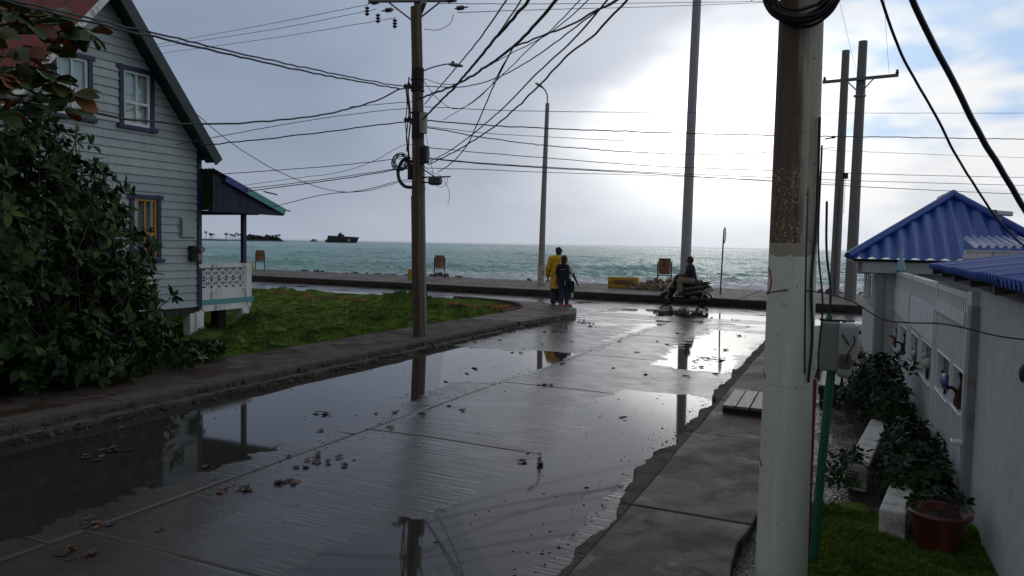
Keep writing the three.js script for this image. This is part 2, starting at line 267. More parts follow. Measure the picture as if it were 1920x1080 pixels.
// beach and rocks falling to the water
const mSand = M([0.20, 0.15, 0.11], 0.7, { bumpMap: rep(T.bump, 0.7), bumpScale: 0.05, map: rep(T.stain, 0.3) });
struct('beach', field(range(-95, 60, 380), range(-47, -33, 60), (x, z) => lerp(-1.1, 0.16, sst(-45, -34, z)) + 0.07 * fbm(x * 0.8, 1, z * 0.8, 4)), mSand);
{
  const r = rng(88), mRock = M([0.05, 0.042, 0.036], 0.6, { bumpMap: rep(T.bump, 3), bumpScale: 0.02 });
  const g = new THREE.IcosahedronGeometry(1, 1), p = g.attributes.position; for (let i = 0; i < p.count; i++) { const x = p.getX(i), y = p.getY(i), z = p.getZ(i), k = 1 + 0.35 * n3(x * 1.3, y * 1.3, z * 1.3); p.setXYZ(i, x * k, y * k, z * k); } g.computeVertexNormals();
  const N = 1100, im = new THREE.InstancedMesh(g, mRock, N), m = new THREE.Matrix4();
  for (let i = 0; i < N; i++) { const x = -60 + r() * 75, c = fbm(x * 0.16, 3, 0, 3), s = (0.04 + 0.12 * r() * r()) * (1 + c); m.compose(V(x, 0.10 + 0.16 * r() * clamp(0.6 + c), -34.3 - 0.5 * r()), new THREE.Quaternion().setFromEuler(new THREE.Euler(r() * 6, r() * 6, r() * 6)), V(s * 1.6, s * 0.8, s)); im.setMatrixAt(i, m); }
  im.name = 'shore_debris'; im.userData = { kind: 'stuff', label: 'dark weed and rocks strewn along the edge of the promenade', category: 'debris' }; shade(im); scene.add(im);
}
// the sea
{
  const NA = 520, ND = 560, p = new Float32Array(NA * ND * 3), c = new Float32Array(NA * ND * 3), uv = new Float32Array(NA * ND * 2), id = new Uint32Array((NA - 1) * (ND - 1) * 6);
  const rows = []; for (let j = 0; j < ND; j++) rows.push(36 * Math.pow(9000 / 36, Math.pow(j / (ND - 1), 1.35)));
  const wave = (x, z, dist) => {
    const w = fbm(x * 0.02, 5, z * 0.02, 2) * 3, sh = (t) => { const s = 0.5 + 0.5 * Math.sin(t); return s * s * s; };
    const q = fbm(x * 0.035, 1.2, z * 0.035, 2);
    let h = 0.42 * sh((-z * 0.34 + x * 0.02) + w * 1.2) * clamp(0.75 + q) + 0.18 * sh(-z * 0.75 + x * 0.16 + w * 1.7 + 2) + 0.10 * sh(-z * 1.5 - x * 0.35 + w * 2.3);
    h += 0.11 * fbm(x * 0.6, 2, z * 0.9, 3) + 0.05 * n3(x * 1.9, 4, z * 2.6);
    return h;
  };
  for (let j = 0; j < ND; j++) {
    const d = rows[j], step = j < ND - 1 ? rows[j + 1] - d : 200, fade = 1 - 0.8 * sst(0.8, 6, step);
    for (let i = 0; i < NA; i++) {
      const az = lerp(-84, 46, i / (NA - 1)) * D2R, x = Math.tan(clamp(az, -1.35, 1.35)) * d * 0.98, z = -d, k = j * NA + i;
      const shore = 1 - sst(50, 59, d + 5 * fbm(x * 0.05, 1, 4, 2)), h = wave(x, z, d);
      let y = -0.78 + h * fade * (1 + 0.6 * (1 - sst(55, 95, d))) ;
      // foam: broken crests, and the wash on the beach
      const fo = fbm(x * 0.22, 8, z * 0.5, 4), cap = sst(0.52, 0.72, h + 0.16 * fo) * sst(0.05, 0.45, fbm(x * 0.05, 6, z * 0.09, 3) + 0.2 * fo + 0.12);
      const wash = sst(0.15, 0.7, shore + 0.55 * fo - 0.1), far = sst(0.50, 0.62, fbm(x * 0.035, 12, z * 0.12, 4)) * sst(60, 110, d) * (1 - sst(500, 900, d));
      const f = clamp(Math.max(cap, wash * lerp(0.06, 1, sst(-55, -8, x)), far * 0.9));
      const band = 0.5 + 0.5 * fbm(x * 0.004, 2, z * 0.012, 4), deep = sst(250, 2600, d);
      let col = mix3([0.27, 0.50, 0.44], [0.185, 0.42, 0.385], clamp(band * 0.9)); col = mix3(col, [0.10, 0.22, 0.24], deep * 0.8);
      col = mix3(col, [0.22, 0.40, 0.34], (1 - sst(50, 85, d)) * 0.5); col = mix3(col, [0.82, 0.84, 0.84], f);
      p[3 * k] = x; p[3 * k + 1] = y; p[3 * k + 2] = z; c[3 * k] = col[0]; c[3 * k + 1] = col[1]; c[3 * k + 2] = col[2]; uv[2 * k] = x; uv[2 * k + 1] = z;
    }
  }
  let o = 0; for (let j = 0; j < ND - 1; j++) for (let i = 0; i < NA - 1; i++) { const k = j * NA + i; id[o++] = k; id[o++] = k + 1; id[o++] = k + NA; id[o++] = k + 1; id[o++] = k + NA + 1; id[o++] = k + NA; }
  const g = new THREE.BufferGeometry(); g.setAttribute('position', new THREE.BufferAttribute(p, 3)); g.setAttribute('color', new THREE.BufferAttribute(c, 3)); g.setAttribute('uv', new THREE.BufferAttribute(uv, 2)); g.setIndex(new THREE.BufferAttribute(id, 1)); g.computeVertexNormals();
  const mSea = M([1, 1, 1], 0.22, { vertexColors: true, ior: 1.33, specularIntensity: 0.55, bumpMap: rep(T.ripple, 0.16, 0.22), bumpScale: 0.6 });
  struct('sea', g, mSea);
  struct('sea_horizon', new THREE.PlaneGeometry(100000, 42000).rotateX(-Math.PI / 2).translate(0, -1.2, -29900), M([0.05, 0.15, 0.20], 0.3, { ior: 1.33 }));
}
// right-hand yard: mud, then grass near the pole
const mMud = M([0.055, 0.042, 0.032], 0.42, { specularIntensity: 0.8, map: rep(T.stain, 0.6), bumpMap: rep(T.bump, 1.2), bumpScale: 0.05, roughnessMap: rep(T.rough, 0.9) });
struct('yard_mud', field(range(-0.85, 1.6, 60), range(-15.4, 3, 300), (x, z) => 0.03 + 0.035 * fbm(x * 1.6, 3, z * 1.6, 4) - (x < -0.7 ? 0.1 : 0)), mMud);

// ---------- the clapboard house on stilts ----------
const mSiding = [0, 1, 2, 3].map((i) => M([0.45 - 0.022 * i, 0.51 - 0.024 * i, 0.49 - 0.020 * i], 0.62, { map: rep(T.streak, 0.35 + 0.06 * i, 0.8), bumpMap: rep(T.wood, 0.4), bumpScale: 0.004 }));
const mNavy = M([0.020, 0.026, 0.085], 0.55, { map: rep(T.streak, 1) });
const mWhite = M([0.82, 0.83, 0.81], 0.6, { map: rep(T.streak, 0.7), bumpMap: rep(T.bump, 2), bumpScale: 0.004 });
const mWhiteDirty = M([0.80, 0.80, 0.77], 0.7, { map: rep(T.flake, 0.8), bumpMap: rep(T.bump, 2), bumpScale: 0.006 });
const mYellow = M([0.55, 0.28, 0.02], 0.5, { map: rep(T.streak, 1) });
const mPane = M([0.9, 0.95, 0.95], 0.03, { transmission: 1, ior: 1.5, thickness: 0 });
const mCurtain = M([0.55, 0.57, 0.55], 0.9, { side: THREE.DoubleSide });
const mRoom = M([0.34, 0.33, 0.30], 0.85);
const mDark = M([0.012, 0.012, 0.013], 0.8);
const mRedRoof = M([0.21, 0.035, 0.025], 0.5, { map: rep(T.stain, 0.4), bumpMap: rep(T.bump, 1), bumpScale: 0.004 });
const mDarkWood = M([0.035, 0.030, 0.026], 0.8, { map: rep(T.wood, 0.5), bumpMap: rep(T.wood, 0.5), bumpScale: 0.01 });
const mTurq = M([0.10, 0.36, 0.36], 0.5, { map: rep(T.streak, 0.8) });
const mGreenTrim = M([0.030, 0.050, 0.045], 0.6, { map: rep(T.streak, 0.8) });
const house = thing('house', 'pale grey-green clapboard house on stilts with red gable roof', 'house', [-11.9, 0, -10.86]);
// local frame: +x faces the road, -z runs towards the sea; s = -z
{
  const WID = 3.9, RID = 6.12, EAV = 3.72, FLR = 0.66, PK = -1.95;
  const slope = (RID - EAV) / 1.95, half = (h) => h <= EAV ? 1.95 : Math.max(0, (RID - h) / slope);
  // box of the house behind the boards (gable prism)
  const gable = poly([[0, FLR], [0, EAV], [PK, RID], [-WID, EAV], [-WID, FLR]]);
  part('wall', muv(extrude(gable, 4.2).rotateY(Math.PI / 2).translate(-4.36, 0, 0)), mSiding[1], house);
  const S = (g) => g; // s, h outline -> wall plane: x = out, z = -s
  const onWall = (g, out = 0) => g.rotateY(Math.PI / 2).translate(out, 0, 0); // (u, v, depth) -> depth to +x, u to -z
  const wins = [[-1.62, -1.07, 3.98, 4.93], [-2.83, -2.28, 3.98, 4.93], [-1.44, -0.94, 1.62, 2.70]];
  const r = rng(5); let k = 0;
  for (let h = FLR; h < RID - 0.05; h += 0.145, k++) {
    const h1 = Math.min(h + 0.152, RID), tilt = 0.012; let segs = [[PK - half(h), PK + half(h), PK - half(h1), PK + half(h1)]];
    for (const [a, b, c, d] of wins) if (h1 > c + 0.03 && h < d - 0.03) segs = segs.flatMap(([x0, x1, y0, y1]) => (x0 < b && x1 > a) ? [[x0, a, y0, a], [b, x1, b, y1]] : [[x0, x1, y0, y1]]);
    // now and then a board is pieced
    if (r() < 0.35 && segs.length === 1 && half(h) > 1) { const [x0, x1, y0, y1] = segs[0], m = lerp(x0, x1, 0.25 + 0.5 * r()); segs = [[x0, m - 0.002, y0, m - 0.002], [m + 0.002, x1, m + 0.002, y1]]; }
    for (const [x0, x1, y0, y1] of segs) {
      if (x1 - x0 < 0.03) continue;
      const w = 0.003 * (r() - 0.5);
      const p = [[0.030 + w, h, x0], [0.030 + w, h, x1], [0.004, h1, y0], [0.004, h1, y1], [-0.012, h, x0], [-0.012, h, x1], [-0.012, h1, y0], [-0.012, h1, y1]];
      const q = (a, b, c, d) => [a, b, c, a, c, d], idx = [...q(0, 1, 3, 2), ...q(4, 6, 7, 5), ...q(0, 4, 5, 1), ...q(2, 3, 7, 6), ...q(0, 2, 6, 4), ...q(1, 5, 7, 3)];
      const g = new THREE.BufferGeometry(); g.setAttribute('position', new THREE.Float32BufferAttribute(idx.flatMap((i) => [p[i][0], p[i][1], -p[i][2]]), 3)); g.computeVertexNormals();
      part('siding_board', muv(g), mSiding[Math.floor(r() * 4)], house);
    }
  }
  // windows: dark recess, curtain, sash, casing
  wins.forEach(([a, b, c, d], i) => {
    const W = b - a, cx = -(a + b) / 2, H = d - c, yl = i === 2, cas = mNavy, sash = yl ? mYellow : mWhite, f = 0.075;
    const cm = part('window', merge([box(0.06, H + 0.16, f, 0.02, c + H / 2, cx - W / 2 - f / 2), box(0.06, H + 0.16, f, 0.02, c + H / 2, cx + W / 2 + f / 2), box(0.07, 0.07, W + 0.24, 0.024, d + 0.035, cx), box(0.10, 0.06, W + 0.26, 0.036, c - 0.04, cx)]), cas, house);
    cm.userData.label = yl ? 'ground floor window with yellow sash' : 'upper window with white sash and navy casing';
    part('recess', merge([box(0.01, H, W, -0.15, c + H / 2, cx), box(0.14, H, 0.01, -0.08, c + H / 2, cx - W / 2), box(0.14, H, 0.01, -0.08, c + H / 2, cx + W / 2)]), mRoom, cm);
    const st = 0.045, bars = [box(0.04, H, st, 0, c + H / 2, cx - W / 2 + st / 2), box(0.04, H, st, 0, c + H / 2, cx + W / 2 - st / 2), box(0.041, st, W - 2 * st, 0, d - st / 2, cx), box(0.041, st * 1.2, W - 2 * st, 0, c + st * 0.6, cx), box(0.038, H - 0.1, 0.032, 0, c + H / 2, cx), box(0.042, 0.05, W - 2 * st, 0, c + H * 0.42, cx)];
    part('sash', merge(bars), sash, cm);
    for (const [u0, u1] of [[-W / 2 + st, -0.016], [0.016, W / 2 - st]]) for (const [v0, v1] of [[c + st * 1.2, c + H * 0.42 - 0.025], [c + H * 0.42 + 0.025, d - st]]) part('pane', box(0.005, v1 - v0, u1 - u0, -0.005, (v0 + v1) / 2, cx + (u0 + u1) / 2), mPane, cm);
    // net curtain hanging in folds
    const n = 48, g = new THREE.PlaneGeometry(W, H, n, 6), pp = g.attributes.position; for (let q = 0; q < pp.count; q++) pp.setZ(q, 0.012 * Math.sin(pp.getX(q) * 75 + 2 * n3(pp.getX(q) * 4, pp.getY(q), i)) + 0.006 * n3(pp.getX(q) * 9, pp.getY(q) * 2, 3)); g.computeVertexNormals();
    if (!yl) part('curtain', g.rotateY(Math.PI / 2).translate(-0.06, c + H / 2, cx), mCurtain, cm);
    else part('curtain', g.scale(1, 1, 1).rotateY(Math.PI / 2).translate(-0.09, c + H / 2, cx), M([0.24, 0.26, 0.26], 0.9, { side: THREE.DoubleSide }), cm);
  });
  // corner boards, sill board
  part('corner_board', merge([box(0.05, EAV - FLR + 0.1, 0.09, 0.03, (EAV + FLR) / 2, -0.03), box(0.09, EAV - FLR + 0.1, 0.04, 0.0, (EAV + FLR) / 2, -0.065)]), mNavy, house);
  part('sill_beam', box(0.14, 0.14, WID, -0.07, FLR - 0.075, WID / 2), mDarkWood, house);
  // roof: corrugated sheets, a rake board at each end
  const L = Math.hypot(1.95 + 0.24, (1.95 + 0.24) * slope), ang = Math.atan(slope);
  const sheet = (w, len, pitch = 0.076, amp = 0.009) => { const n = Math.round(w / pitch * 6), g = new THREE.PlaneGeometry(w, len, n, 1), p = g.attributes.position; for (let i = 0; i < p.count; i++) p.setZ(i, amp * Math.sin(p.getX(i) / pitch * 2 * Math.PI)); g.computeVertexNormals(); const b = g.clone().translate(0, 0, -0.004); b.index.array.reverse(); b.computeVertexNormals(); return muv(merge([g, b])); };
  for (const side of [1, -1]) for (let j = 0; j < 6; j++) {
    const g = sheet(0.86, L, 0.09, 0.012);
    g.translate(0, -L / 2, 0.05).rotateX(side > 0 ? -(Math.PI / 2 - ang) - 0.0 : -(Math.PI / 2 - ang)); // plane tilted so that it falls towards +z
    if (side < 0) g.rotateY(Math.PI);
    g.translate(0.36 - 0.43 - 0.80 * j, RID + 0.10, -PK);
    part('roof_sheet', g, mRedRoof, house);
  }
  for (const side of [1, -1]) {
    const g = box(0.035, 0.20, L, 0.375, -0.045, L / 2).rotateX(ang); if (side < 0) g.scale(1, 1, -1), g.index || g.computeVertexNormals();
    part('rake_board', (side > 0 ? box(0.03, 0.10, L, 0.372, 0.0, L / 2).rotateX(ang) : box(0.035, 0.20, L, 0.375, -0.045, -L / 2).rotateX(-ang)).translate(0, RID + 0.10, -PK), side > 0 ? mWhiteDirty : mGreenTrim, house);
    // soffit boards under the overhang
    part('soffit', (side > 0 ? box(0.36, 0.02, L, 0.19, -0.02, L / 2).rotateX(ang) : box(0.36, 0.02, L, 0.19, -0.02, -L / 2).rotateX(-ang)).translate(0, RID + 0.085, -PK), mGreenTrim, house);
  }
  part('ridge_cap', bar([0.38, RID + 0.15, -PK], [-4.4, RID + 0.15, -PK], 0.06, 10), mRedRoof, house);
  // stilts
  for (const [x, z, w, m] of [[-0.09, 0.08, 0.2, mWhiteDirty], [-0.1, 0.95, 0.17, mDarkWood], [-0.1, 1.9, 0.17, mWhiteDirty], [-0.1, 3.75, 0.18, mWhiteDirty], [-1.6, 0.4, 0.2, mDarkWood], [-1.7, 2.4, 0.2, mDarkWood], [-3.6, 0.3, 0.2, mDarkWood]])
    part('stilt', rbox(w, FLR - 0.13, w, 0.012, x, (FLR - 0.16) / 2 + 0.02, z), m, house);
  // boxes on the wall
  const pn = part('wall_panel', rbox(0.05, 0.38, 0.36, 0.01, 0.045, 2.21, 0.25), mSiding[2], house); part('panel_hinge', bar([0.075, 2.05, 0.425], [0.075, 2.37, 0.425], 0.008), mDark, pn);
  const mt = part('meter_box', rbox(0.12, 0.30, 0.16, 0.02, 0.08, 1.71, 0.16), mDark, house); part('meter_glass', merge([cyl(0.06, 0.055, 0.09, 0, 0, 0).rotateZ(-Math.PI / 2).translate(0.13, 1.79, 0.05), box(0.09, 0.13, 0.10, 0.08, 1.64, 0.03)]), M([0.20, 0.17, 0.15], 0.3), mt);

  // porch at the sea end
  const PZ = -1.42, pw = 2.6; // porch reaches s = 1.42, goes back to x = -2.6
  const fl = part('porch_floor', merge([box(pw, 0.10, 1.46, -pw / 2 + 0.05, 0.735, -0.74)]), mTurq, house); fl.userData.label = 'turquoise edge of the porch floor';
  part('porch_beam', box(0.16, 0.13, 1.38, -0.04, 0.62, -0.72), mWhiteDirty, house); part('porch_beam', box(0.16, 0.13, 1.2, -pw + 0.2, 0.62, -0.72), mWhiteDirty, house);
  for (const [x, z, w, m, h] of [[-0.04, -0.03, 0.19, mWhiteDirty, 0.56], [-0.05, -1.25, 0.19, mWhiteDirty, 0.56], [-0.5, -1.02, 0.22, mDarkWood, 0.56], [-2.4, -1.2, 0.2, mDarkWood, 0.56]]) part('porch_pier', rbox(w, h, w, 0.015, x, h / 2, z), m, house);
  // balustrade: posts, capping, plain panel and two rows of pierced blocks
  part('balustrade_post', rbox(0.15, 0.72, 0.16, 0.012, -0.02, 1.14, -1.33), mWhite, house);
  part('balustrade_cap', rbox(0.16, 0.085, 1.26, 0.012, -0.02, 1.458, -0.63), mWhiteDirty, house);
  part('balustrade_panel', merge([box(0.10, 0.22, 1.245, -0.02, 0.895, -0.63), box(0.10, 0.41, 0.06, -0.02, 1.21, -0.03), box(0.10, 0.41, 0.05, -0.02, 1.21, -1.228)]), mWhiteDirty, house);
  const bw = 0.19, bs = new THREE.Shape(); bs.moveTo(-bw / 2, -bw / 2); bs.lineTo(bw / 2, -bw / 2); bs.lineTo(bw / 2, bw / 2); bs.lineTo(-bw / 2, bw / 2); bs.closePath();
  for (let q = 0; q < 4; q++) { // each quadrant: an outer bow and an inner wedge
    const c0 = q * Math.PI / 2, P = (rr, t) => new THREE.Vector2(rr * Math.cos(c0 + t), rr * Math.sin(c0 + t));
    const o = new THREE.Path(); const arc = (rr, a, b, n) => range(a, b, n).map((t) => P(rr, t)); o.setFromPoints([...arc(0.090, -0.66, 0.66, 8), P(0.058, 0.52), P(0.049, 0), P(0.058, -0.52)]); bs.holes.push(o);
    const w = new THREE.Path(); w.setFromPoints([P(0.010, 0), P(0.044, -0.56), P(0.040, 0), P(0.044, 0.56)]); bs.holes.push(w);
  }
  const bg = extrude(bs, 0.08).rotateY(Math.PI / 2);
  for (let row = 0; row < 2; row++) for (let i = 0; i < 6; i++) part('breeze_block', bg, mWhite, house).position.set(-0.06, 1.102 + row * 0.205, -0.155 - i * 0.1935);
  part('return_balustrade', box(pw - 0.3, 0.64, 0.09, -pw / 2, 1.10, -1.36), mWhite, house); part('added_dark_backing', box(0.4, 0.62, 1.22, -0.42, 1.10, -0.66), M([0.07, 0.048, 0.032], 0.85, { map: rep(T.wood, 0.6) }), house);  // unseen wooden box added behind the pierced blocks so their holes look dark
  // porch posts and lean-to roof
  part('porch_post', box(0.085, 1.15, 0.085, -0.03, 2.02, -1.26), mNavy, house); part('porch_post', box(0.085, 1.15, 0.085, -2.4, 2.02, -1.26), mNavy, house);
  const pr = Math.atan2(0.68, 1.98), PL = 2.15;
  for (let j = 0; j < 4; j++) part('porch_roof_sheet', sheet(0.84, PL, 0.09, 0.012).translate(0, PL / 2, 0).rotateX(-Math.PI / 2).rotateX(-pr).translate(0.42 - 0.42 - 0.8 * j, 3.36, -0.04), mDark2(), house);
  const fasc = (z0, z1, m) => { const len = (z1 - z0) / Math.cos(pr); return part('fascia', box(0.03, 0.13, len, 0.43, 0, 0).rotateX(-pr).translate(0, 3.36 - 0.075 - Math.tan(pr) * (z0 + z1) / 2, -(z0 + z1) / 2 - 0.04), m, house); };
  fasc(0.28, 0.84, M([0.02, 0.045, 0.22], 0.5)).userData.label = 'blue length of fascia board'; fasc(0.85, 1.96, mTurq).userData.label = 'turquoise length of fascia board';
  part('porch_plate', merge([box(0.10, 0.10, 1.98, 0.36, 2.58, -1.0), box(2.9, 0.09, 0.09, -1.1, 2.56, -1.26)]), M([0.012, 0.014, 0.04], 0.7), house);
  part('gable_boarding', muv(extrude(poly([[0.06, 2.63], [0.06, 3.26], [1.9, 2.63]]), 0.025).rotateY(Math.PI / 2).translate(0.345, 0, 0)), M([0.014, 0.018, 0.06], 0.7, { map: rep(T.wood, 0.6) }), house);
  part('rafter_end', bar([0.42, 2.66, -2.02], [0.42, 2.64, -2.18], 0.02), mWhiteDirty, house); part('roof_lath', bar([0.3, 3.02, -1.5], [0.3, 2.98, -1.9], 0.014), mDark, house);
}
function mDark2() { return mDark2.m ??= M([0.04, 0.045, 0.055], 0.5, { map: rep(T.stain, 0.5) }); }

// ---------- poles, lamps, cables ----------
const mPoleWood = M([0.17, 0.125, 0.085], 0.85, { map: rep(T.wood, 2, 1.4), bumpMap: rep(T.wood, 2, 1.4), bumpScale: 0.03 });
const mSteel = M([0.30, 0.30, 0.31], 0.55, { map: rep(T.grain, 2, 6), metalness: 0.2 });
const mConcPole = M([0.30, 0.28, 0.26], 0.8, { map: rep(T.stain, 1, 5), bumpMap: rep(T.bump, 1, 6), bumpScale: 0.008 });
const mGreyPole = M([0.22, 0.215, 0.21], 0.75, { map: rep(T.streak, 1, 4), bumpMap: rep(T.bump, 1, 6), bumpScale: 0.008 });
const mBlack = M([0.012, 0.012, 0.013], 0.5);
const mCable = M([0.014, 0.014, 0.015], 0.55);
const mGalv = M([0.24, 0.25, 0.26], 0.45, { metalness: 0.6 });
const mPvc = M([0.42, 0.44, 0.42], 0.5);
const taper = (pts, r0, r1, n = 18, seg = 24) => { // a leaning, slightly crooked tapered post
  const c = new THREE.CatmullRomCurve3(pts.map((p) => V(...p))), g = new THREE.TubeGeometry(c, seg, 1, n, false), p = g.attributes.position, uv = g.attributes.uv, L = c.getLength();
  for (let i = 0; i < p.count; i++) { const k = Math.floor(i / (n + 1)), t = k / seg, o = c.getPointAt(t), r = lerp(r0, r1, t); p.setXYZ(i, o.x + (p.getX(i) - o.x) * r, o.y + (p.getY(i) - o.y) * r, o.z + (p.getZ(i) - o.z) * r); const u = uv.getX(i); uv.setXY(i, uv.getY(i), u * L * 0.5); }
  const top = pts[pts.length - 1]; return mergeGeometries([g.toNonIndexed(), new THREE.CylinderGeometry(r1, r1, 0.02, n).translate(...top).toNonIndexed()]);
};
// wooden utility pole
{
  const t = thing('utility_pole', 'weathered wooden utility pole with cable coils on the left pavement', 'utility pole', [-7.98, 0.15, -12.8]);
  const P = (h) => [-0.17 * h / 6.3, h, 0.03 * Math.sin(h)];
  part('pole', taper(range(0, 6.42, 6).map(P), 0.125, 0.104, 20, 30), mPoleWood, t);
  const up = (h) => h < 2 ? h : 0.90 + 0.854 * h, at = (h, dx, dz = 0) => [P(up(h))[0] + dx, up(h), dz + P(up(h))[2]];
  // creosote-dark wrap where the cables are clamped
  for (const h of [4.85, 4.6, 4.1, 3.86]) part('clamp_band', new THREE.TorusGeometry(0.119, 0.020, 6, 20).rotateX(Math.PI / 2).translate(...at(h, 0)), mBlack, t);
  part('tarred_wrap', cyl(0.123, 0.121, 0.42, ...at(4.62, 0), 20), M([0.025, 0.018, 0.014], 0.8, { bumpMap: rep(T.wood, 3), bumpScale: 0.02 }), t);
  part('tarred_wrap', cyl(0.1235, 0.1215, 0.5, ...at(3.5, 0), 20), M([0.03, 0.021, 0.016], 0.8, { bumpMap: rep(T.wood, 3), bumpScale: 0.02 }), t);
  for (const h of [4.72, 3.95]) { const s = part('cable_clamp', merge([box(0.22, 0.05, 0.05, -0.2, 0, 0), ell(0.035, 0.045, 0.035, -0.2, 0.03, 0), ell(0.035, 0.045, 0.035, -0.28, 0.01, 0)]), mBlack, t); s.position.set(...at(h, 0)); }
  // risers
  const riser = (x, h0, h1, r, m, name, wob = 0.02) => part(name, tube(range(h0, h1, 6).map((h, i) => at(h, x + wob * Math.sin(i * 1.7 + x * 30), 0.10)), r, 30), m, t);
  riser(-0.17, 2.9, 4.75, 0.012, mCable, 'riser_cable', 0.03); riser(-0.13, 2.9, 4.9, 0.014, mCable, 'riser_cable', 0.025); riser(-0.20, 3.2, 4.7, 0.010, mCable, 'riser_cable', 0.02); riser(0.13, 2.6, 4.1, 0.010, mCable, 'riser_cable', 0.02);
  part('conduit', bar(at(0.3, -0.135, -0.04), at(2.2, -0.15, -0.04), 0.028, 10), mPvc, t);
  part('splice_can', cyl(0.085, 0.085, 0.40, 0.09, 0, 0, 14).translate(...at(3.62, 0.04, 0.02)), M([0.34, 0.37, 0.28], 0.55, { map: rep(T.streak, 2) }), t);
  part('terminal_box', rbox(0.15, 0.34, 0.13, 0.02).translate(...at(3.13, 0.17, 0.02)), mBlack, t);
  part('lower_clamp', merge([box(0.07, 0.3, 0.1).translate(...at(2.75, -0.13, 0.06)), box(0.07, 0.06, 0.12).translate(...at(2.98, -0.14, 0.06))]), mBlack, t);
  // coils of spare cable hung on the left side
  const r = rng(3);
  for (let k = 0; k < 9; k++) { const R = 0.14 + 0.07 * r(), cx = -0.36 + 0.08 * (r() - 0.5), cy = 2.98 + 0.09 * (r() - 0.5), tl = (r() - 0.5) * 0.8, e = 0.75 + 0.35 * r(); part('cable_coil', tube(range(0, 2 * Math.PI * 0.99, 18).map((a) => at(cy + R * Math.sin(a) * e, cx + R * Math.cos(a) * 0.95, 0.06 + 0.08 * Math.sin(a + tl) * tl)), k < 3 ? 0.011 : 0.006, 48, 5, true), mCable, t); }
  part('duct_bend', tube([at(3.08, -0.14, 0.08), at(3.0, -0.30, 0.08), at(2.8, -0.40, 0.08), at(2.58, -0.38, 0.08), at(2.42, -0.26, 0.08), at(2.38, -0.1, 0.08)], 0.034, 36, 10), mBlack, t);
  // strut with closure on the right
  part('strut', merge([bar(at(2.62, 0.1), at(2.62, 0.74), 0.014), bar(at(2.82, 0.1), at(2.6, 0.42), 0.012), bar(at(2.50, 0.1), at(2.50, 0.26), 0.016)]), mBlack, t);
  part('splice_closure', merge([rbox(0.26, 0.15, 0.14, 0.035).translate(...at(2.53, 0.40, 0)), rbox(0.16, 0.03, 0.1, 0.01).translate(...at(2.45, 0.40, 0))]), M([0.05, 0.05, 0.055], 0.5), t);
  for (const q of [[[2.55, 0.5], [2.5, 0.62], [2.38, 0.70], [2.2, 0.74], [2.0, 0.70]], [[2.6, 0.2], [2.44, 0.42], [2.38, 0.55], [2.48, 0.68], [2.62, 0.7]], [[2.9, 0.14], [2.75, 0.3], [2.66, 0.5], [2.55, 0.66]], [[3.6, 0.2], [3.3, 0.26], [2.95, 0.32], [2.65, 0.38]], [[2.5, 0.12], [2.35, 0.2], [2.2, 0.06]]]) part('loose_wire', tube(q.map(([h, x]) => at(h, x, 0.03)), 0.005, 20, 5), mCable, t);
  // lamp on an outreach
  part('lamp_arm', tube([at(5.02, 0.08), at(5.1, 0.35), at(5.14, 0.68), at(5.13, 0.76)], 0.013, 16, 6), mGalv, t);
  part('lamp_head', ell(0.17, 0.035, 0.07, 0, 0, 0).rotateZ(-0.18).translate(...at(5.10, 0.86)), M([0.16, 0.17, 0.18], 0.4), t);
  part('lamp_sensor', cyl(0.03, 0.03, 0.05, 0, 0, 0, 10).translate(...at(5.13, 0.80)), mBlack, t);
}
// slimmer steel pole right behind it, with crossarms
{
  const t = thing('steel_power_pole', 'slim grey power pole with crossarms right behind the wooden pole', 'utility pole', [-8.31, 0.1, -13.35]);
  part('pole', taper([[0.05, 0, 0], [-0.04, 3.5, 0], [-0.17, 7.2, 0]], 0.10, 0.075, 14, 12), mGreyPole, t);
  const arm = (h, dz, a, x0, x1) => part('crossarm', box(x1 - x0, 0.09, 0.09, (x0 + x1) / 2, 0, 0).rotateY(a).translate(-0.16, h, dz), M([0.20, 0.19, 0.19], 0.7), t);
  arm(6.80, 0.10, 0.35, -0.95, 0.85); arm(6.60, -0.10, -0.9, -0.75, 0.75);
  part('brace', merge([bar([-0.16, 6.35, 0.1], [-0.65, 6.74, 0.28], 0.018), bar([-0.16, 6.35, 0.1], [0.35, 6.74, -0.05], 0.018)]), mGalv, t);
  for (const [x, y, z, s] of [[-1.18, 6.66, 0.3, 1], [-0.98, 6.52, 0.2, 1], [-0.62, 6.40, 0.12, 1], [0.50, 6.76, -0.1, 0], [0.66, 6.62, -0.2, 0], [-0.92, 6.78, 0.3, 0], [-0.72, 6.66, 0.1, 0]]) {
    const g = s ? merge([0, 1, 2].map((k) => cyl(0.025, 0.055, 0.035, 0, -0.06 * k, 0, 10)).concat([cyl(0.012, 0.012, 0.2, 0, -0.13, 0, 6)])) : merge([0, 1, 2, 3].map((k) => cyl(0.05, 0.03, 0.03, 0, 0.04 * k, 0, 10)).concat([cyl(0.014, 0.014, 0.3, 0, -0.06, 0, 6)])).rotateZ(Math.PI / 2 * (x > 0 ? -1 : 1));
    part('insulator', g.translate(x, y, z), M([0.05, 0.045, 0.045], 0.3), t);
  }
}
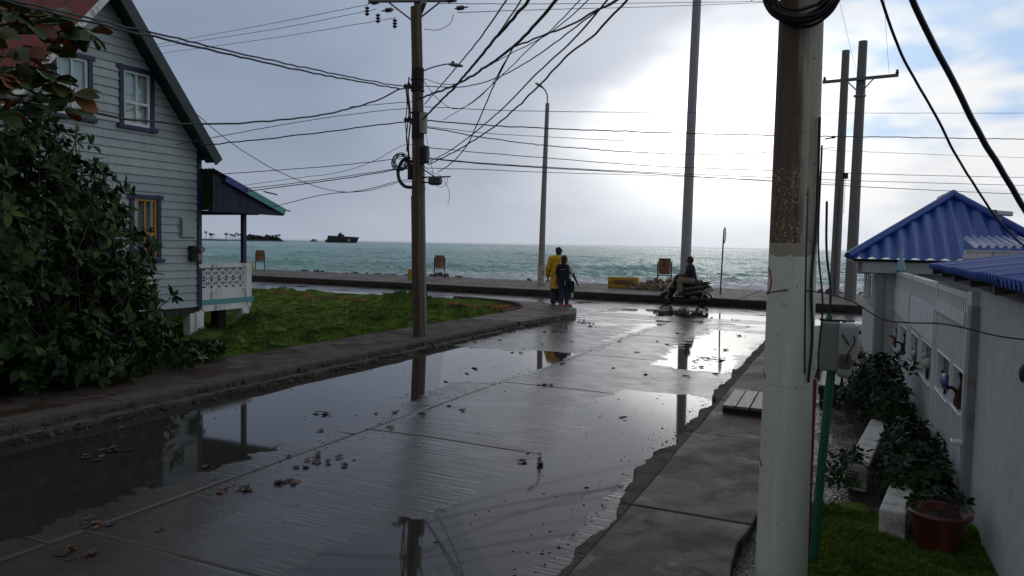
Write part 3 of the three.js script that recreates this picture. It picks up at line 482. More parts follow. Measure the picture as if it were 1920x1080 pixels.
// the big round pole in the right foreground
{
  const t = thing('concrete_pole', 'thick round pole in right foreground, painted white below, rust stained above', 'utility pole', [-0.39, -0.2, -4.7]);
  const rad = (h) => lerp(0.150, 0.117, h / 4), ring = (h0, h1) => { const g = new THREE.CylinderGeometry(rad(h1), rad(h0), h1 - h0, 40, 6, true).rotateY(Math.PI).translate(0, (h0 + h1) / 2, 0); return g; };
  const lean = (g) => { const p = g.attributes.position; for (let i = 0; i < p.count; i++) p.setX(i, p.getX(i) - 0.004 * (p.getY(i) - 2.2)); return g; };
  // u: 0.25 is the left limb, 0.75 the right limb as seen from the street
  const tLow = tex(512, 1024, (u, v) => {
    const n = tf(u, v, 10, 16, 71, 4), sp = tf(u, v, 60, 120, 72, 2), st = tf(u, v, 24, 3, 73, 3); let c = [0.86, 0.87, 0.82].map((q) => q * (0.80 + 0.25 * st + 0.06 * n));
    if (sp > 0.87 && n > 0.56) c = [0.22, 0.18, 0.14];                            // chips
    if (v > 0.985 - 0.03 * n) c = mix3(c, [0.30, 0.20, 0.13], 0.7);             // ragged top of the paint
    const red = [0.42, 0.07, 0.04], du = (u - 0.300) / 0.062, dv = (v - 0.900) / 0.036, q = Math.hypot(du, dv); if (q > 0.72 && q < 1.05 && n > 0.3) c = red; // red ring
    for (const rv of [0.655, 0.42]) { const a = u - 0.30, b = (v - rv) * 4; if (a > -0.05 && a < 0.035 && b > -0.05 && b < 0.05 && Math.abs(b + a * 0.9) < 0.028 && n > 0.34) c = red; }
    if (Math.abs(v - 0.632 - 0.002 * Math.sin(u * 20)) < 0.0012) c = c.map((k) => k * 0.72); // hairline crack
    return c;
  });
  tLow.wrapT = THREE.ClampToEdgeWrapping;
  const tUp = tex(512, 1024, (u, v) => {
    const n = tf(u, v, 8, 6, 81, 5), st = tf(u, v, 36, 2, 82, 4), sp = tf(u, v, 70, 140, 83, 2); const pale = [0.40, 0.36, 0.28], rust = [0.115, 0.078, 0.055], dk = [0.05, 0.036, 0.028];
    const m = 1 - sst(0.50, 0.64, u + 0.22 * (n - 0.5) + 0.10 * (st - 0.5)); let c = mix3(pale.map((q) => q * (0.65 + 0.6 * st)), rust.map((q) => q * (0.55 + 0.9 * st)), m);
    c = mix3(c, dk, sst(0.56, 0.72, tf(u, v, 3, 4, 84, 4)) * 0.6); { const fl = tf(u, v, 110, 220, 85, 3), z = tf(u, v, 6, 14, 86, 3); if (v < 0.20 && fl > 0.66 - 0.9 * Math.max(0, 0.06 - v) + 0.6 * Math.max(0, 0.5 - z)) c = mix3(c, [0.40, 0.34, 0.26], 0.85); } if (sp < 0.14) c = dk; return c;
  });
  tUp.wrapT = THREE.ClampToEdgeWrapping;
  part('painted_base', lean(ring(0, 2.24)), M([0.72, 0.75, 0.70], 0.5, { map: tLow, bumpMap: rep(T.bump, 2, 6), bumpScale: 0.003 }), t);
  part('stained_shaft', lean(ring(2.24, 4.4)), M([1, 1, 1], 0.75, { map: tUp, bumpMap: rep(T.bump, 2, 6), bumpScale: 0.006 }), t); part('upper_shaft', lean(ring(4.402, 9.0)), mConcPole, t);
  // wires strapped up its right side
  part('down_lead', tube([[0.12, 2.95, 0.07], [0.125, 2.4, 0.07], [0.115, 2.0, 0.09], [0.13, 1.7, 0.08], [0.12, 1.45, 0.10]], 0.009, 30), mCable, t);
  part('down_lead', tube([[0.135, 2.8, 0.02], [0.14, 2.2, 0.02], [0.175, 1.9, 0.03], [0.165, 1.6, 0.02], [0.17, 1.45, 0]], 0.006, 30), mCable, t);
  part('down_lead', tube([[0.075, 2.55, 0.10], [0.085, 2.0, 0.105], [0.1, 1.5, 0.105]], 0.005, 24), mBlack, t);
  part('red_conduit', bar([0.145, 0.3, -0.06], [0.145, 1.45, -0.06], 0.013, 8), M([0.22, 0.02, 0.02], 0.5), t);
}
{ // coil of spare cable strapped to the big pole
  const t = thing('cable_coil', 'coil of thick black cable strapped to top of foreground pole', 'cable', [-0.40, 3.45, -4.55]), r = rng(17);
  for (let k = 0; k < 15; k++) { const R = 0.155 + 0.045 * r(), cx = 0.02 + 0.03 * (r() - 0.5), cy = 0.03 * r(), dz = 0.02 * (k % 5) - 0.02, sq = 0.9 + 0.25 * r(); part('loop', tube(range(0, 2 * Math.PI * 0.99, 20).map((a) => [cx + R * Math.cos(a) * 1.0, cy + R * Math.sin(a) * sq, dz + 0.03 * Math.cos(a * 1 + k) * r()]), 0.008 + 0.003 * r(), 60, 6, true), mCable, t); }
  part('loose_end', tube([[-0.14, -0.02, 0.04], [-0.2, -0.02, 0.05], [-0.225, 0.03, 0.05], [-0.225, 0.14, 0.04]], 0.007, 20), mCable, t);
  part('loose_end', tube([[0.1, -0.14, 0.04], [0.2, -0.06, 0.04], [0.25, 0.06, 0.03], [0.26, 0.2, 0.02]], 0.008, 24), mCable, t);
  part('loose_end', tube([[-0.225, 0.1, 0.05], [-0.24, 0.0, 0.05], [-0.245, -0.05, 0.05]], 0.006, 10), mCable, t);
}
{ // street lamp on the promenade
  const t = thing('street_lamp', 'tall thin street lamp on promenade left of the people', 'street lamp', [-13.0, 0.25, -31.0]);
  part('pole', taper([[-0.05, 0, 0], [0.0, 4, 0], [0.08, 7.95, 0]], 0.15, 0.085, 14, 10), mConcPole, t);
  part('base_block', cyl(0.16, 0.155, 0.9, -0.04, 0, 0, 14), M([0.42, 0.40, 0.34], 0.8, { map: rep(T.stain, 1) }), t);
  part('arm', tube([[0.08, 7.9, 0], [0.05, 8.35, 0], [-0.05, 8.55, 0.05], [-0.18, 8.68, 0.08]], 0.032, 20, 8), mGalv, t);
  part('lamp_head', ell(0.24, 0.06, 0.11, 0, 0, 0).rotateZ(-0.55).translate(-0.28, 8.74, 0.1), M([0.18, 0.18, 0.19], 0.4), t);
}
{ // very tall mast
  const t = thing('tall_mast', 'very tall grey pole rising out of the frame behind the scooter', 'pole', [-7.15, 0.25, -33.2]);
  part('pole', taper([[0, 0, 0], [0.07, 8, 0], [0.25, 20, 0]], 0.225, 0.155, 18, 10), M([0.36, 0.37, 0.39], 0.6, { map: rep(T.streak, 1, 6) }), t);
  part('seam_collar', cyl(0.228, 0.228, 0.05, 0, 0.02, 0, 18), mGalv, t);
  for (const h of [5.1, 10.2, 14.6]) part('joint_ring', cyl(0.222 - 0.0035 * h, 0.222 - 0.0035 * h, 0.06, 0.0088 * h, h, 0, 18), mGalv, t);
}
{ // the pair of power poles on the right
  const a = thing('power_pole', 'left plain pole of the pair right of foreground pole', 'utility pole', [-1.06, 0.25, -32.2]);
  part('pole', taper([[-0.02, 0, 0], [0, 5, 0], [0.02, 9.45, 0]], 0.185, 0.14, 16, 10), mGreyPole, a);
  part('meter_can', merge([cyl(0.1, 0.1, 0.22, 0.2, 4.55, 0.05, 12), bar([0.2, 4.55, 0.08], [0.2, 3.2, 0.1], 0.008)]), mBlack, a); part('side_hook', merge([bar([-0.2, 6.15, 0.1], [-0.6, 6.1, 0.1], 0.025), ell(0.06, 0.06, 0.06, -0.3, 6.16, 0.1)]), mBlack, a);
  part('earth_wire', tube([[0.0, 0.1, 0.205], [-0.02, 2, 0.2], [0.02, 4.2, 0.19]], 0.012, 20), mBlack, a);
  const b = thing('power_pole', 'taller right pole of the pair, with a single crossarm', 'utility pole', [-0.46, 0.25, -30.6]);
  part('pole', taper([[-0.02, 0, 0], [0, 5, 0], [0.03, 9.35, 0]], 0.205, 0.15, 16, 10), mGreyPole, b);
  part('crossarm', box(2.5, 0.10, 0.12, -0.02, 7.98, 0.2, 0.03, 0.035), M([0.16, 0.15, 0.15], 0.7), b);
  part('brace', merge([bar([0, 7.45, 0.19], [-0.45, 7.93, 0.24], 0.022), bar([0, 7.45, 0.19], [0.45, 7.97, 0.24], 0.022)]), mGalv, b);
  part('collar', cyl(0.21, 0.21, 0.05, 0, 7.38, 0, 16), mGalv, b);
  for (const x of [-1.2, 1.18]) part('insulator', merge([cyl(0.05, 0.07, 0.05, x, 8.03 + x * 0.035, 0.2, 10), cyl(0.04, 0.05, 0.1, x, 8.07 + x * 0.035, 0.2, 10)]), M([0.05, 0.045, 0.045], 0.3), b);
}
{ // edge-on sign
  const t = thing('sign_post', 'thin sign post seen edge-on right of the scooter', 'sign', [-5.05, 0.25, -29.9]);
  part('post', bar([0, 0, 0], [0.05, 2.5, 0], 0.028, 8), M([0.04, 0.04, 0.04], 0.5), t);
  part('sign_plate', cyl(0.30, 0.30, 0.012, 0, 0, 0, 28).rotateZ(Math.PI / 2).rotateY(0.02).translate(0.085, 2.28, 0), M([0.5, 0.5, 0.5], 0.4), t);
  part('rim', new THREE.TorusGeometry(0.3, 0.012, 6, 30).rotateY(Math.PI / 2 + 0.02).translate(0.085, 2.28, 0), mGalv, t);
}
// overhead cables
const WIRES=[
['houseward',0.011,[[-8.16,5.06,-12.71],[-8.13,4.98,-12.37],[-7.71,4.55,-8.70],[-7.15,4.23,-5.96],[-6.55,3.97,-4.12],[-6.18,3.86,-3.29]]],
['houseward',0.013,[[-8.16,5.00,-12.71],[-8.13,4.93,-12.37],[-7.75,4.51,-8.74],[-7.21,4.21,-6.01],[-6.53,3.92,-3.95],[-6.21,3.83,-3.24]]],
['leftdroop',0.014,[[-8.16,5.02,-12.71],[-8.17,4.96,-12.43],[-8.17,4.63,-11.69],[-8.17,4.21,-10.53],[-8.15,3.86,-9.20],[-8.04,3.52,-7.47],[-7.90,3.39,-6.40],[-7.72,3.35,-5.55],[-7.43,3.28,-4.48],[-7.12,3.30,-3.65]]],
['leftthin',0.006,[[-8.15,4.75,-12.71],[-8.27,4.71,-12.53],[-8.59,4.60,-12.04],[-8.83,4.50,-11.62]]],
['leftthin',0.006,[[-8.15,4.62,-12.71],[-8.28,4.59,-12.54],[-9.07,4.29,-11.38],[-9.47,4.08,-10.69],[-10.03,3.70,-9.51],[-10.25,3.52,-8.94]]],
['leftthin',0.011,[[-8.15,4.36,-12.71],[-8.28,4.34,-12.58],[-9.19,4.05,-11.53],[-9.65,3.89,-10.90],[-10.34,3.64,-9.81],[-10.45,3.60,-9.61]]],
['leftthin',0.007,[[-8.14,3.65,-12.72],[-8.34,3.64,-12.62],[-9.52,3.46,-11.96],[-11.20,3.23,-10.78],[-11.50,3.18,-10.54]]],
['leftthin',0.009,[[-8.14,3.45,-12.72],[-8.40,3.44,-12.65],[-8.91,3.35,-12.50],[-9.74,3.21,-12.23],[-11.31,2.97,-11.61],[-11.55,2.93,-11.50]]],
['leftthin',0.007,[[-8.14,3.46,-12.72],[-8.41,3.45,-12.65],[-8.92,3.38,-12.51],[-9.76,3.25,-12.26],[-11.22,3.05,-11.73],[-11.62,3.00,-11.57]]],
['leftthin',0.007,[[-8.14,3.24,-12.72],[-8.36,3.22,-12.66],[-9.11,3.02,-12.43],[-9.93,2.91,-12.14],[-10.82,2.66,-11.79]]],
['leftthin',0.006,[[-9.90,4.01,-9.03],[-9.75,3.62,-9.62],[-9.53,3.30,-10.22],[-9.29,3.08,-10.77],[-9.01,2.94,-11.31],[-8.69,2.95,-11.85],[-8.29,3.16,-12.48],[-8.11,3.21,-12.74]]],
['leftthin',0.005,[[-8.14,3.92,-12.71],[-8.34,3.92,-12.71],[-9.05,3.62,-12.70],[-9.81,3.42,-12.66],[-10.83,3.31,-12.55],[-12.40,3.13,-12.34]]],
['backline',0.006,[[-9.16,6.70,-12.63],[-12.18,7.01,-13.74],[-19.68,7.85,-16.53],[-31.53,9.30,-21.21]]],
['backline',0.006,[[-9.03,6.62,-12.72],[-12.34,6.93,-13.92],[-19.71,7.79,-16.61],[-31.53,9.21,-21.21]]],
['backline',0.006,[[-8.71,6.48,-12.94],[-12.71,6.87,-14.34],[-19.68,7.65,-16.78],[-31.53,9.04,-21.21]]],
['shoreline',0.007,[[-7.96,6.81,-13.41],[-6.91,7.33,-15.64],[-5.11,8.06,-18.78],[-2.77,8.90,-22.42],[4.52,11.57,-33.70]]],
['shoreline',0.007,[[-7.67,6.65,-13.59],[-6.93,7.22,-15.70],[-5.34,8.23,-19.61],[-3.06,9.58,-24.73],[1.01,12.07,-33.99]]],
['shoreline',0.007,[[-8.01,4.66,-12.80],[-7.03,4.88,-14.90],[-5.32,5.24,-17.89],[-2.49,5.77,-22.16],[5.02,7.19,-33.37],[9.62,8.19,-40.88]]],
['seaward',0.012,[[-7.98,4.40,-12.82],[-7.30,4.45,-13.95],[-6.50,4.52,-15.13],[-4.65,4.67,-17.42],[-2.23,4.85,-20.01],[0.85,5.08,-23.03],[3.96,5.32,-26.12],[6.92,5.57,-29.19]]],
['seaward',0.011,[[-7.96,4.27,-12.83],[-7.84,4.28,-13.36],[-7.65,4.27,-14.14],[-7.08,4.33,-16.19],[-6.47,4.44,-18.14],[-5.55,4.62,-20.85],[-4.40,4.93,-24.13],[-3.08,5.40,-27.88],[-1.32,6.11,-32.97]]],
['shoreline',0.006,[[-7.96,4.29,-12.83],[-7.37,4.31,-14.09],[-6.64,4.39,-15.47],[-4.88,4.57,-18.31],[-2.42,4.78,-21.84],[1.00,5.06,-26.56],[4.92,5.44,-32.22],[9.26,5.94,-38.91]]],
['seaward',0.008,[[-7.97,3.88,-12.83],[-7.33,3.89,-14.02],[-6.63,3.91,-15.18],[-4.74,3.94,-17.84],[-2.28,4.06,-20.84],[0.95,4.22,-24.57],[4.41,4.44,-28.67],[7.91,4.70,-33.07]]],
['seaward',0.008,[[-7.93,3.67,-12.85],[-7.33,3.68,-14.03],[-6.64,3.71,-15.22],[-4.77,3.80,-17.99],[-2.31,3.91,-21.18],[-0.69,3.98,-23.19],[4.61,4.28,-29.87],[8.39,4.53,-35.01]]],
['seaward',0.009,[[-7.93,3.66,-12.85],[-7.31,3.66,-13.99],[-6.60,3.68,-15.12],[-4.70,3.74,-17.72],[-2.25,3.76,-20.62],[-0.66,3.77,-22.40],[0.95,3.79,-24.18],[4.34,3.87,-28.03],[7.70,4.01,-32.09]]],
['seaward',0.007,[[-7.93,3.47,-12.85],[-7.50,3.58,-14.36],[-6.97,3.67,-15.97],[-5.36,3.94,-20.22],[-2.87,4.28,-26.31],[-0.57,4.58,-31.99]]],
['upward',0.018,[[-8.03,4.82,-12.79],[-5.85,4.53,-10.53],[-4.73,4.45,-9.32],[-4.06,4.42,-8.56],[-3.45,4.42,-7.83],[-2.89,4.44,-7.12],[-2.46,4.45,-6.56]]],
['upward',0.017,[[-7.98,4.42,-12.82],[-5.67,4.40,-10.09],[-4.98,4.41,-9.24],[-4.21,4.42,-8.30],[-3.59,4.42,-7.55],[-3.15,4.43,-7.00],[-2.75,4.45,-6.44]]],
['upward',0.009,[[-7.95,4.71,-12.84],[-5.55,4.58,-9.83],[-4.30,4.52,-8.24],[-3.44,4.49,-7.10],[-2.90,4.48,-6.37]]],
['upward',0.008,[[-7.97,4.43,-12.83],[-5.90,4.40,-10.35],[-4.49,4.41,-8.62],[-3.82,4.41,-7.77],[-3.22,4.43,-6.98],[-2.81,4.45,-6.41]]],
['upward',0.011,[[-4.10,4.46,-8.68],[-3.29,4.34,-7.88],[-2.92,4.28,-7.51],[-2.58,4.25,-7.15],[-2.13,4.21,-6.67],[-1.56,4.18,-6.00]]],
['upward',0.009,[[-7.71,3.40,-12.98],[-7.09,3.48,-12.38],[-6.36,3.66,-11.62],[-5.52,3.96,-10.54],[-4.80,4.24,-9.59],[-4.15,4.47,-8.77]]],
['upward',0.009,[[-7.85,3.60,-12.90],[-6.60,3.66,-11.63],[-4.75,3.85,-9.63],[-3.60,4.02,-8.30],[-3.08,4.08,-7.71],[-2.70,4.13,-7.27],[-2.21,4.21,-6.64],[-1.88,4.27,-6.22]]],
['upward',0.011,[[-7.88,3.54,-12.88],[-6.39,3.61,-11.44],[-4.94,3.74,-9.97],[-3.50,3.98,-8.37],[-3.09,4.06,-7.89],[-2.61,4.11,-7.37],[-2.24,4.17,-6.93],[-2.03,4.21,-6.68],[-1.71,4.26,-6.27]]],
['upward',0.008,[[-8.03,5.06,-12.79],[-6.88,4.75,-11.70],[-5.99,4.53,-10.87],[-4.81,4.36,-9.73],[-3.84,4.31,-8.72],[-3.10,4.31,-7.90],[-2.68,4.32,-7.43],[-2.23,4.30,-6.93],[-1.67,4.28,-6.28]]],
['upward',0.006,[[-8.01,5.22,-12.80],[-6.81,4.77,-11.59],[-5.96,4.57,-10.73],[-5.11,4.51,-9.81],[-4.17,4.42,-8.80],[-3.25,4.32,-7.80],[-2.59,4.31,-7.02],[-2.27,4.31,-6.62]]],
['upward',0.006,[[-7.39,4.33,-12.59],[-5.82,4.30,-10.89],[-4.39,4.35,-9.22],[-3.71,4.38,-8.41],[-3.20,4.39,-7.82],[-2.67,4.42,-7.17],[-2.25,4.45,-6.63]]],
['upward',0.006,[[-8.03,5.26,-12.79],[-7.56,4.94,-12.27],[-6.92,4.53,-11.59],[-6.24,4.21,-10.96],[-5.77,4.16,-10.57],[-4.93,4.25,-9.73],[-4.44,4.38,-9.12],[-4.15,4.45,-8.77]]],
['upward',0.006,[[-7.89,3.63,-12.88],[-7.91,3.78,-12.86],[-7.95,3.94,-12.84]]],
['upward',0.006,[[-8.19,6.26,-13.16],[-7.92,6.27,-13.33],[-7.73,6.42,-13.43],[-7.69,6.59,-13.46]]],
['nearcable',0.014,[[-0.01,4.46,-8.00],[0.23,3.99,-8.61],[0.43,3.71,-9.00],[0.63,3.44,-9.37],[0.84,3.13,-9.81],[1.12,2.78,-10.33],[1.42,2.43,-10.86],[1.80,2.11,-11.45],[2.37,1.71,-12.27]]],
['nearcable',0.016,[[0.13,3.36,-4.40],[0.16,3.29,-4.45],[0.30,3.05,-4.62],[0.40,2.89,-4.73],[0.51,2.70,-4.87],[0.66,2.48,-5.03],[0.81,2.26,-5.19],[1.09,1.87,-5.49]]],
['armthin',0.005,[[-1.61,8.56,-31.46],[-1.83,8.80,-29.41],[-2.36,9.47,-23.88]]],
['armthin',0.005,[[-0.66,8.83,-31.39],[-0.88,9.27,-28.52],[-1.09,9.70,-25.68],[-1.23,9.96,-23.97]]],
['armthin',0.005,[[0.48,8.57,-31.40],[0.30,9.09,-28.27],[0.17,9.53,-25.61],[0.07,9.80,-24.00]]],
['redwire',0.004,[[-0.51,1.75,-4.53],[-0.42,1.77,-4.56],[-0.25,1.77,-4.62],[-0.11,1.74,-4.66],[0.00,1.68,-4.70],[0.10,1.62,-4.73],[0.22,1.61,-4.76],[0.34,1.61,-4.79],[0.41,1.61,-4.80],[0.51,1.59,-4.82],[0.64,1.56,-4.85],[0.79,1.54,-4.88],[0.97,1.54,-4.91]]]];
{
  const K = {
    houseward: ['power_cable', 'heavy black service cable passing over the house gable to the wooden pole', 'service cables crossing the house'],
    leftdroop: ['power_cable', 'sagging twisted cable crossing the house gable below its upper windows'],
    leftthin: ['service_wire', 'thin service wire between the wooden pole and the house', 'service wires left of the wooden pole'],
    backline: ['line_wire', 'thin line wire running left from the crossarm at top of the frame', 'line wires left of the crossarm'],
    shoreline: ['line_wire', 'thin line wire running right across the bright sky', 'thin line wires across the sky'],
    seaward: ['power_cable', 'black cable strung right from wooden pole above the sea', 'cables strung right from the wooden pole'],
    upward: ['telephone_wire', 'black cable fanning up and right from wooden pole towards the viewer', 'cables fanning up from the wooden pole'],
    nearcable: ['service_cable', ''],
    armthin: ['line_wire', 'hair-thin wire rising from crossarm of the paired poles', 'wires from the crossarm'],
    redwire: ['garden_wire', 'thin reddish wire strung from foreground pole along the white fence'],
  };
  const EACH = {
    houseward: ['upper of two black service cables passing over the house gable', 'lower of two black service cables passing over the house gable'],
    leftthin: ['short thin wire just left of the wooden pole below its clamp', 'thin wire under the sagging cable, running to the house gable', 'thicker wire running from wooden pole to the house eave', 'upper thin wire from wooden pole to the porch roof', 'lower wire of the close pair above the porch roof', 'upper wire of the close pair above the porch roof', 'lowest slack wire, reaching the tip of the porch roof', 'diagonal wire drooping from the house gable to the pole coils', 'thin diagonal wire left of the pole ending behind the porch roof'],
    backline: ['highest of three thin wires running left from the crossarm', 'middle one of three thin wires running left from the crossarm', 'lowest of three thin wires running left from the crossarm'],
    shoreline: ['thin wire along the upper edge right of the crossarm, the higher one', 'thin wire along the upper edge right of the crossarm, the lower one', 'thin wire crossing the whole bright sky above the thick cables', 'thin wire between the two thick cables strung right from wooden pole'],
    seaward: ['uppermost thick cable strung right from wooden pole across the sky', 'second thick cable from the wooden pole, ending at the paired poles', 'highest of the four lower cables strung right above the sea', 'second of the four lower cables strung right above the sea', 'third of the four lower cables strung right above the sea', 'lowest cable strung right from the wooden pole above the sea'],
    upward: ['thick black cable rising from wooden pole, right one of the two thickest', 'thick lumpy cable rising from wooden pole, left one of the two thickest', 'leftmost thin wire of those rising from wooden pole to the top edge', 'thin wire running just left of the left thick cable', 'branch cable splitting right from the thick rising cable', 'wire climbing from the closure on the pole to the thick cable', 'long straight wire second from right in the rising fan', 'rightmost wire of the fan rising from the wooden pole', 'sagging wire dipping below the pole lamp, then rising right', 'thin wire passing the pole lamp and following the branch cable', 'thin straight wire through the middle of the rising fan', 'looping slack wire hanging right of the wooden pole', 'short stub of wire right beside the terminal box', 'slack jumper loop hanging under the right end of the crossarm'],
    armthin: ['hair-thin wire rising from the left end of the crossarm', 'hair-thin wire rising beside the taller paired pole', 'hair-thin wire rising from the right end of the crossarm'],
  };
  const near = ['black cable running down to the blue hut roof', 'thick black cable slanting down through the upper right corner']; let nc = 0;
  const seen = {}; for (const [kind, r, pts] of WIRES) {
    const no = (seen[kind] = (seen[kind] ?? -1) + 1), [name, label0, group] = K[kind], label = EACH[kind]?.[no] ?? label0, lumpy = r >= 0.011 && kind !== 'nearcable';
    const c = new THREE.CatmullRomCurve3(pts.map((p) => V(...p)), false, 'centripetal'), L = c.getLength(), n = Math.min(160, Math.max(20, Math.round(L * 6)));
    const q = c.getSpacedPoints(n).map((p, i) => { const w = lumpy ? 0.012 : 0.005; return V(p.x, p.y + w * n3(i * 0.55, r * 900, pts[0][1]), p.z + w * n3(i * 0.5, 3, r * 500)); });
    const g = new THREE.TubeGeometry(new THREE.CatmullRomCurve3(q), n * 2, r, 6, false);
    solo(name, g, kind === 'redwire' ? M([0.10, 0.025, 0.02], 0.6) : mCable, label || near[nc++], 'cable', group);
  }
}

// ---------- the white fence, wall, canopies and blue-roofed hut on the right ----------
const FA = 2.42 * D2R, FO = [0.76, 0, -6.4]; // fence line; local -z runs along it towards the sea, local -x faces the road
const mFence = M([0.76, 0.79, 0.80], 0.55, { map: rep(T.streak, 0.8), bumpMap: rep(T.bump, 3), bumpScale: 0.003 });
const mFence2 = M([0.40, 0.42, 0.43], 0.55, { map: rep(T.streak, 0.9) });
const mWall = M([0.62, 0.655, 0.66], 0.75, { map: rep(T.grain, 0.23), bumpMap: rep(T.bump, 3), bumpScale: 0.0015 });
const mBlue = M([0.022, 0.082, 0.38], 0.42, { map: rep(T.streak, 0.45, 0.6), roughnessMap: rep(T.rough, 0.8), bumpMap: rep(T.bump, 2), bumpScale: 0.002 });
const mBlueDk = M([0.015, 0.040, 0.22], 0.45, { map: rep(T.streak, 0.5) });
function corrugated(w, len, pitch, amp, sharp = 1) { // waves along x, running along y, in the xy plane
  const n = Math.round(w / pitch * 8), g = new THREE.PlaneGeometry(w, len, n, 1), p = g.attributes.position;
  for (let i = 0; i < p.count; i++) { const s = Math.sin(p.getX(i) / pitch * 2 * Math.PI); p.setZ(i, amp * (sharp > 1 ? Math.sign(s) * Math.pow(Math.abs(s), 1 / sharp) : s)); }
  g.computeVertexNormals(); const b = g.clone().translate(0, 0, -0.006); b.index.array.reverse(); b.computeVertexNormals(); return muv(merge([g, b]));
}
{
  const t = thing('panel_fence', 'white slatted panel fence with small display openings along the yard', 'fence', FO, FA);
  const TOP = 1.70, holes = [[0.30, 0.76, 0.76, 1.08], [0.98, 1.76, 0.73, 1.08], [2.22, 3.06, 0.67, 1.05], [3.46, 4.22, 0.63, 1.02], [4.86, 5.68, 0.59, 0.98], [6.20, 6.94, 0.54, 0.95]];
  for (const [a, b] of [[0.26, 1.94], [2.0, 4.38], [4.46, 7.06]]) { // three bays: a backing panel with the openings cut
    const s = poly([[a, 0.06], [b, 0.06], [b, TOP - 0.05], [a, TOP - 0.05]]);
    for (const [h0, h1, y0, y1] of holes) if (h0 > a && h1 < b) { const q = new THREE.Path(); q.setFromPoints([[h0, y0], [h1, y0], [h1, y1], [h0, y1]].map(([u, v]) => new THREE.Vector2(u, v))); s.holes.push(q); }
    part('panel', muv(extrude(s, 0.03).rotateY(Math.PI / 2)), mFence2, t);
    part('top_rail', box(0.08, 0.05, b - a, 0.0, TOP - 0.02, -(a + b) / 2), mFence, t);
    if (a > 1) part('plain_band', box(0.02, 0.36, b - a - 0.04, -0.045, 1.28, -(a + b) / 2), mFence, t); else part('plain_band', box(0.02, 0.10, b - a - 0.04, -0.045, 1.50, -(a + b) / 2), mFence, t);
    for (let u = a + 0.06; u < b - 0.03; u += 0.088) { // slats, broken by the openings and the plain band
      const h = holes.find(([h0, h1]) => u > h0 - 0.03 && u < h1 + 0.03); const lo = a > 1 ? 1.10 : 1.45, hi = a > 1 ? 1.46 : 1.55;
      for (const [y0, y1] of h ? [[0.07, h[2] - 0.02], [h[3] + 0.02, lo], [hi, TOP - 0.05]] : [[0.07, lo], [hi, TOP - 0.05]]) if (y1 - y0 > 0.03) part('slat', box(0.034, y1 - y0, 0.045, -0.0185, (y0 + y1) / 2, -u), mFence, t);
    }
  }
  for (const u of [0.13, 1.97, 4.42, 7.10]) part('post', rbox(0.07, TOP + 0.02, u < 0.3 ? 0.16 : 0.065, 0.008, -0.012, (TOP + 0.02) / 2, -u), mFence, t);
  for (const [h0, h1, y0, y1] of holes) {
    const f = part('opening_jamb', box(0.05, y1 - y0, 0.02, -0.01, (y0 + y1) / 2, -h0 - 0.01), mFence, t); part('opening_jamb', box(0.05, y1 - y0, 0.02, -0.01, (y0 + y1) / 2, -h1 + 0.01), mFence, t);
    part('ledge', rbox(0.06, 0.022, h1 - h0 + 0.04, 0.006, -0.025, y0 - 0.005, -(h0 + h1) / 2), M([0.70, 0.72, 0.72], 0.35), f);
    part('head', rbox(0.045, 0.02, h1 - h0 + 0.04, 0.006, -0.018, y1 + 0.005, -(h0 + h1) / 2), M([0.66, 0.68, 0.68], 0.4), f);
    part('niche_back', box(0.01, y1 - y0 + 0.04, h1 - h0 + 0.04, 0.11, (y0 + y1) / 2, -(h0 + h1) / 2), M([0.20, 0.21, 0.20], 0.8), f);
  }
}
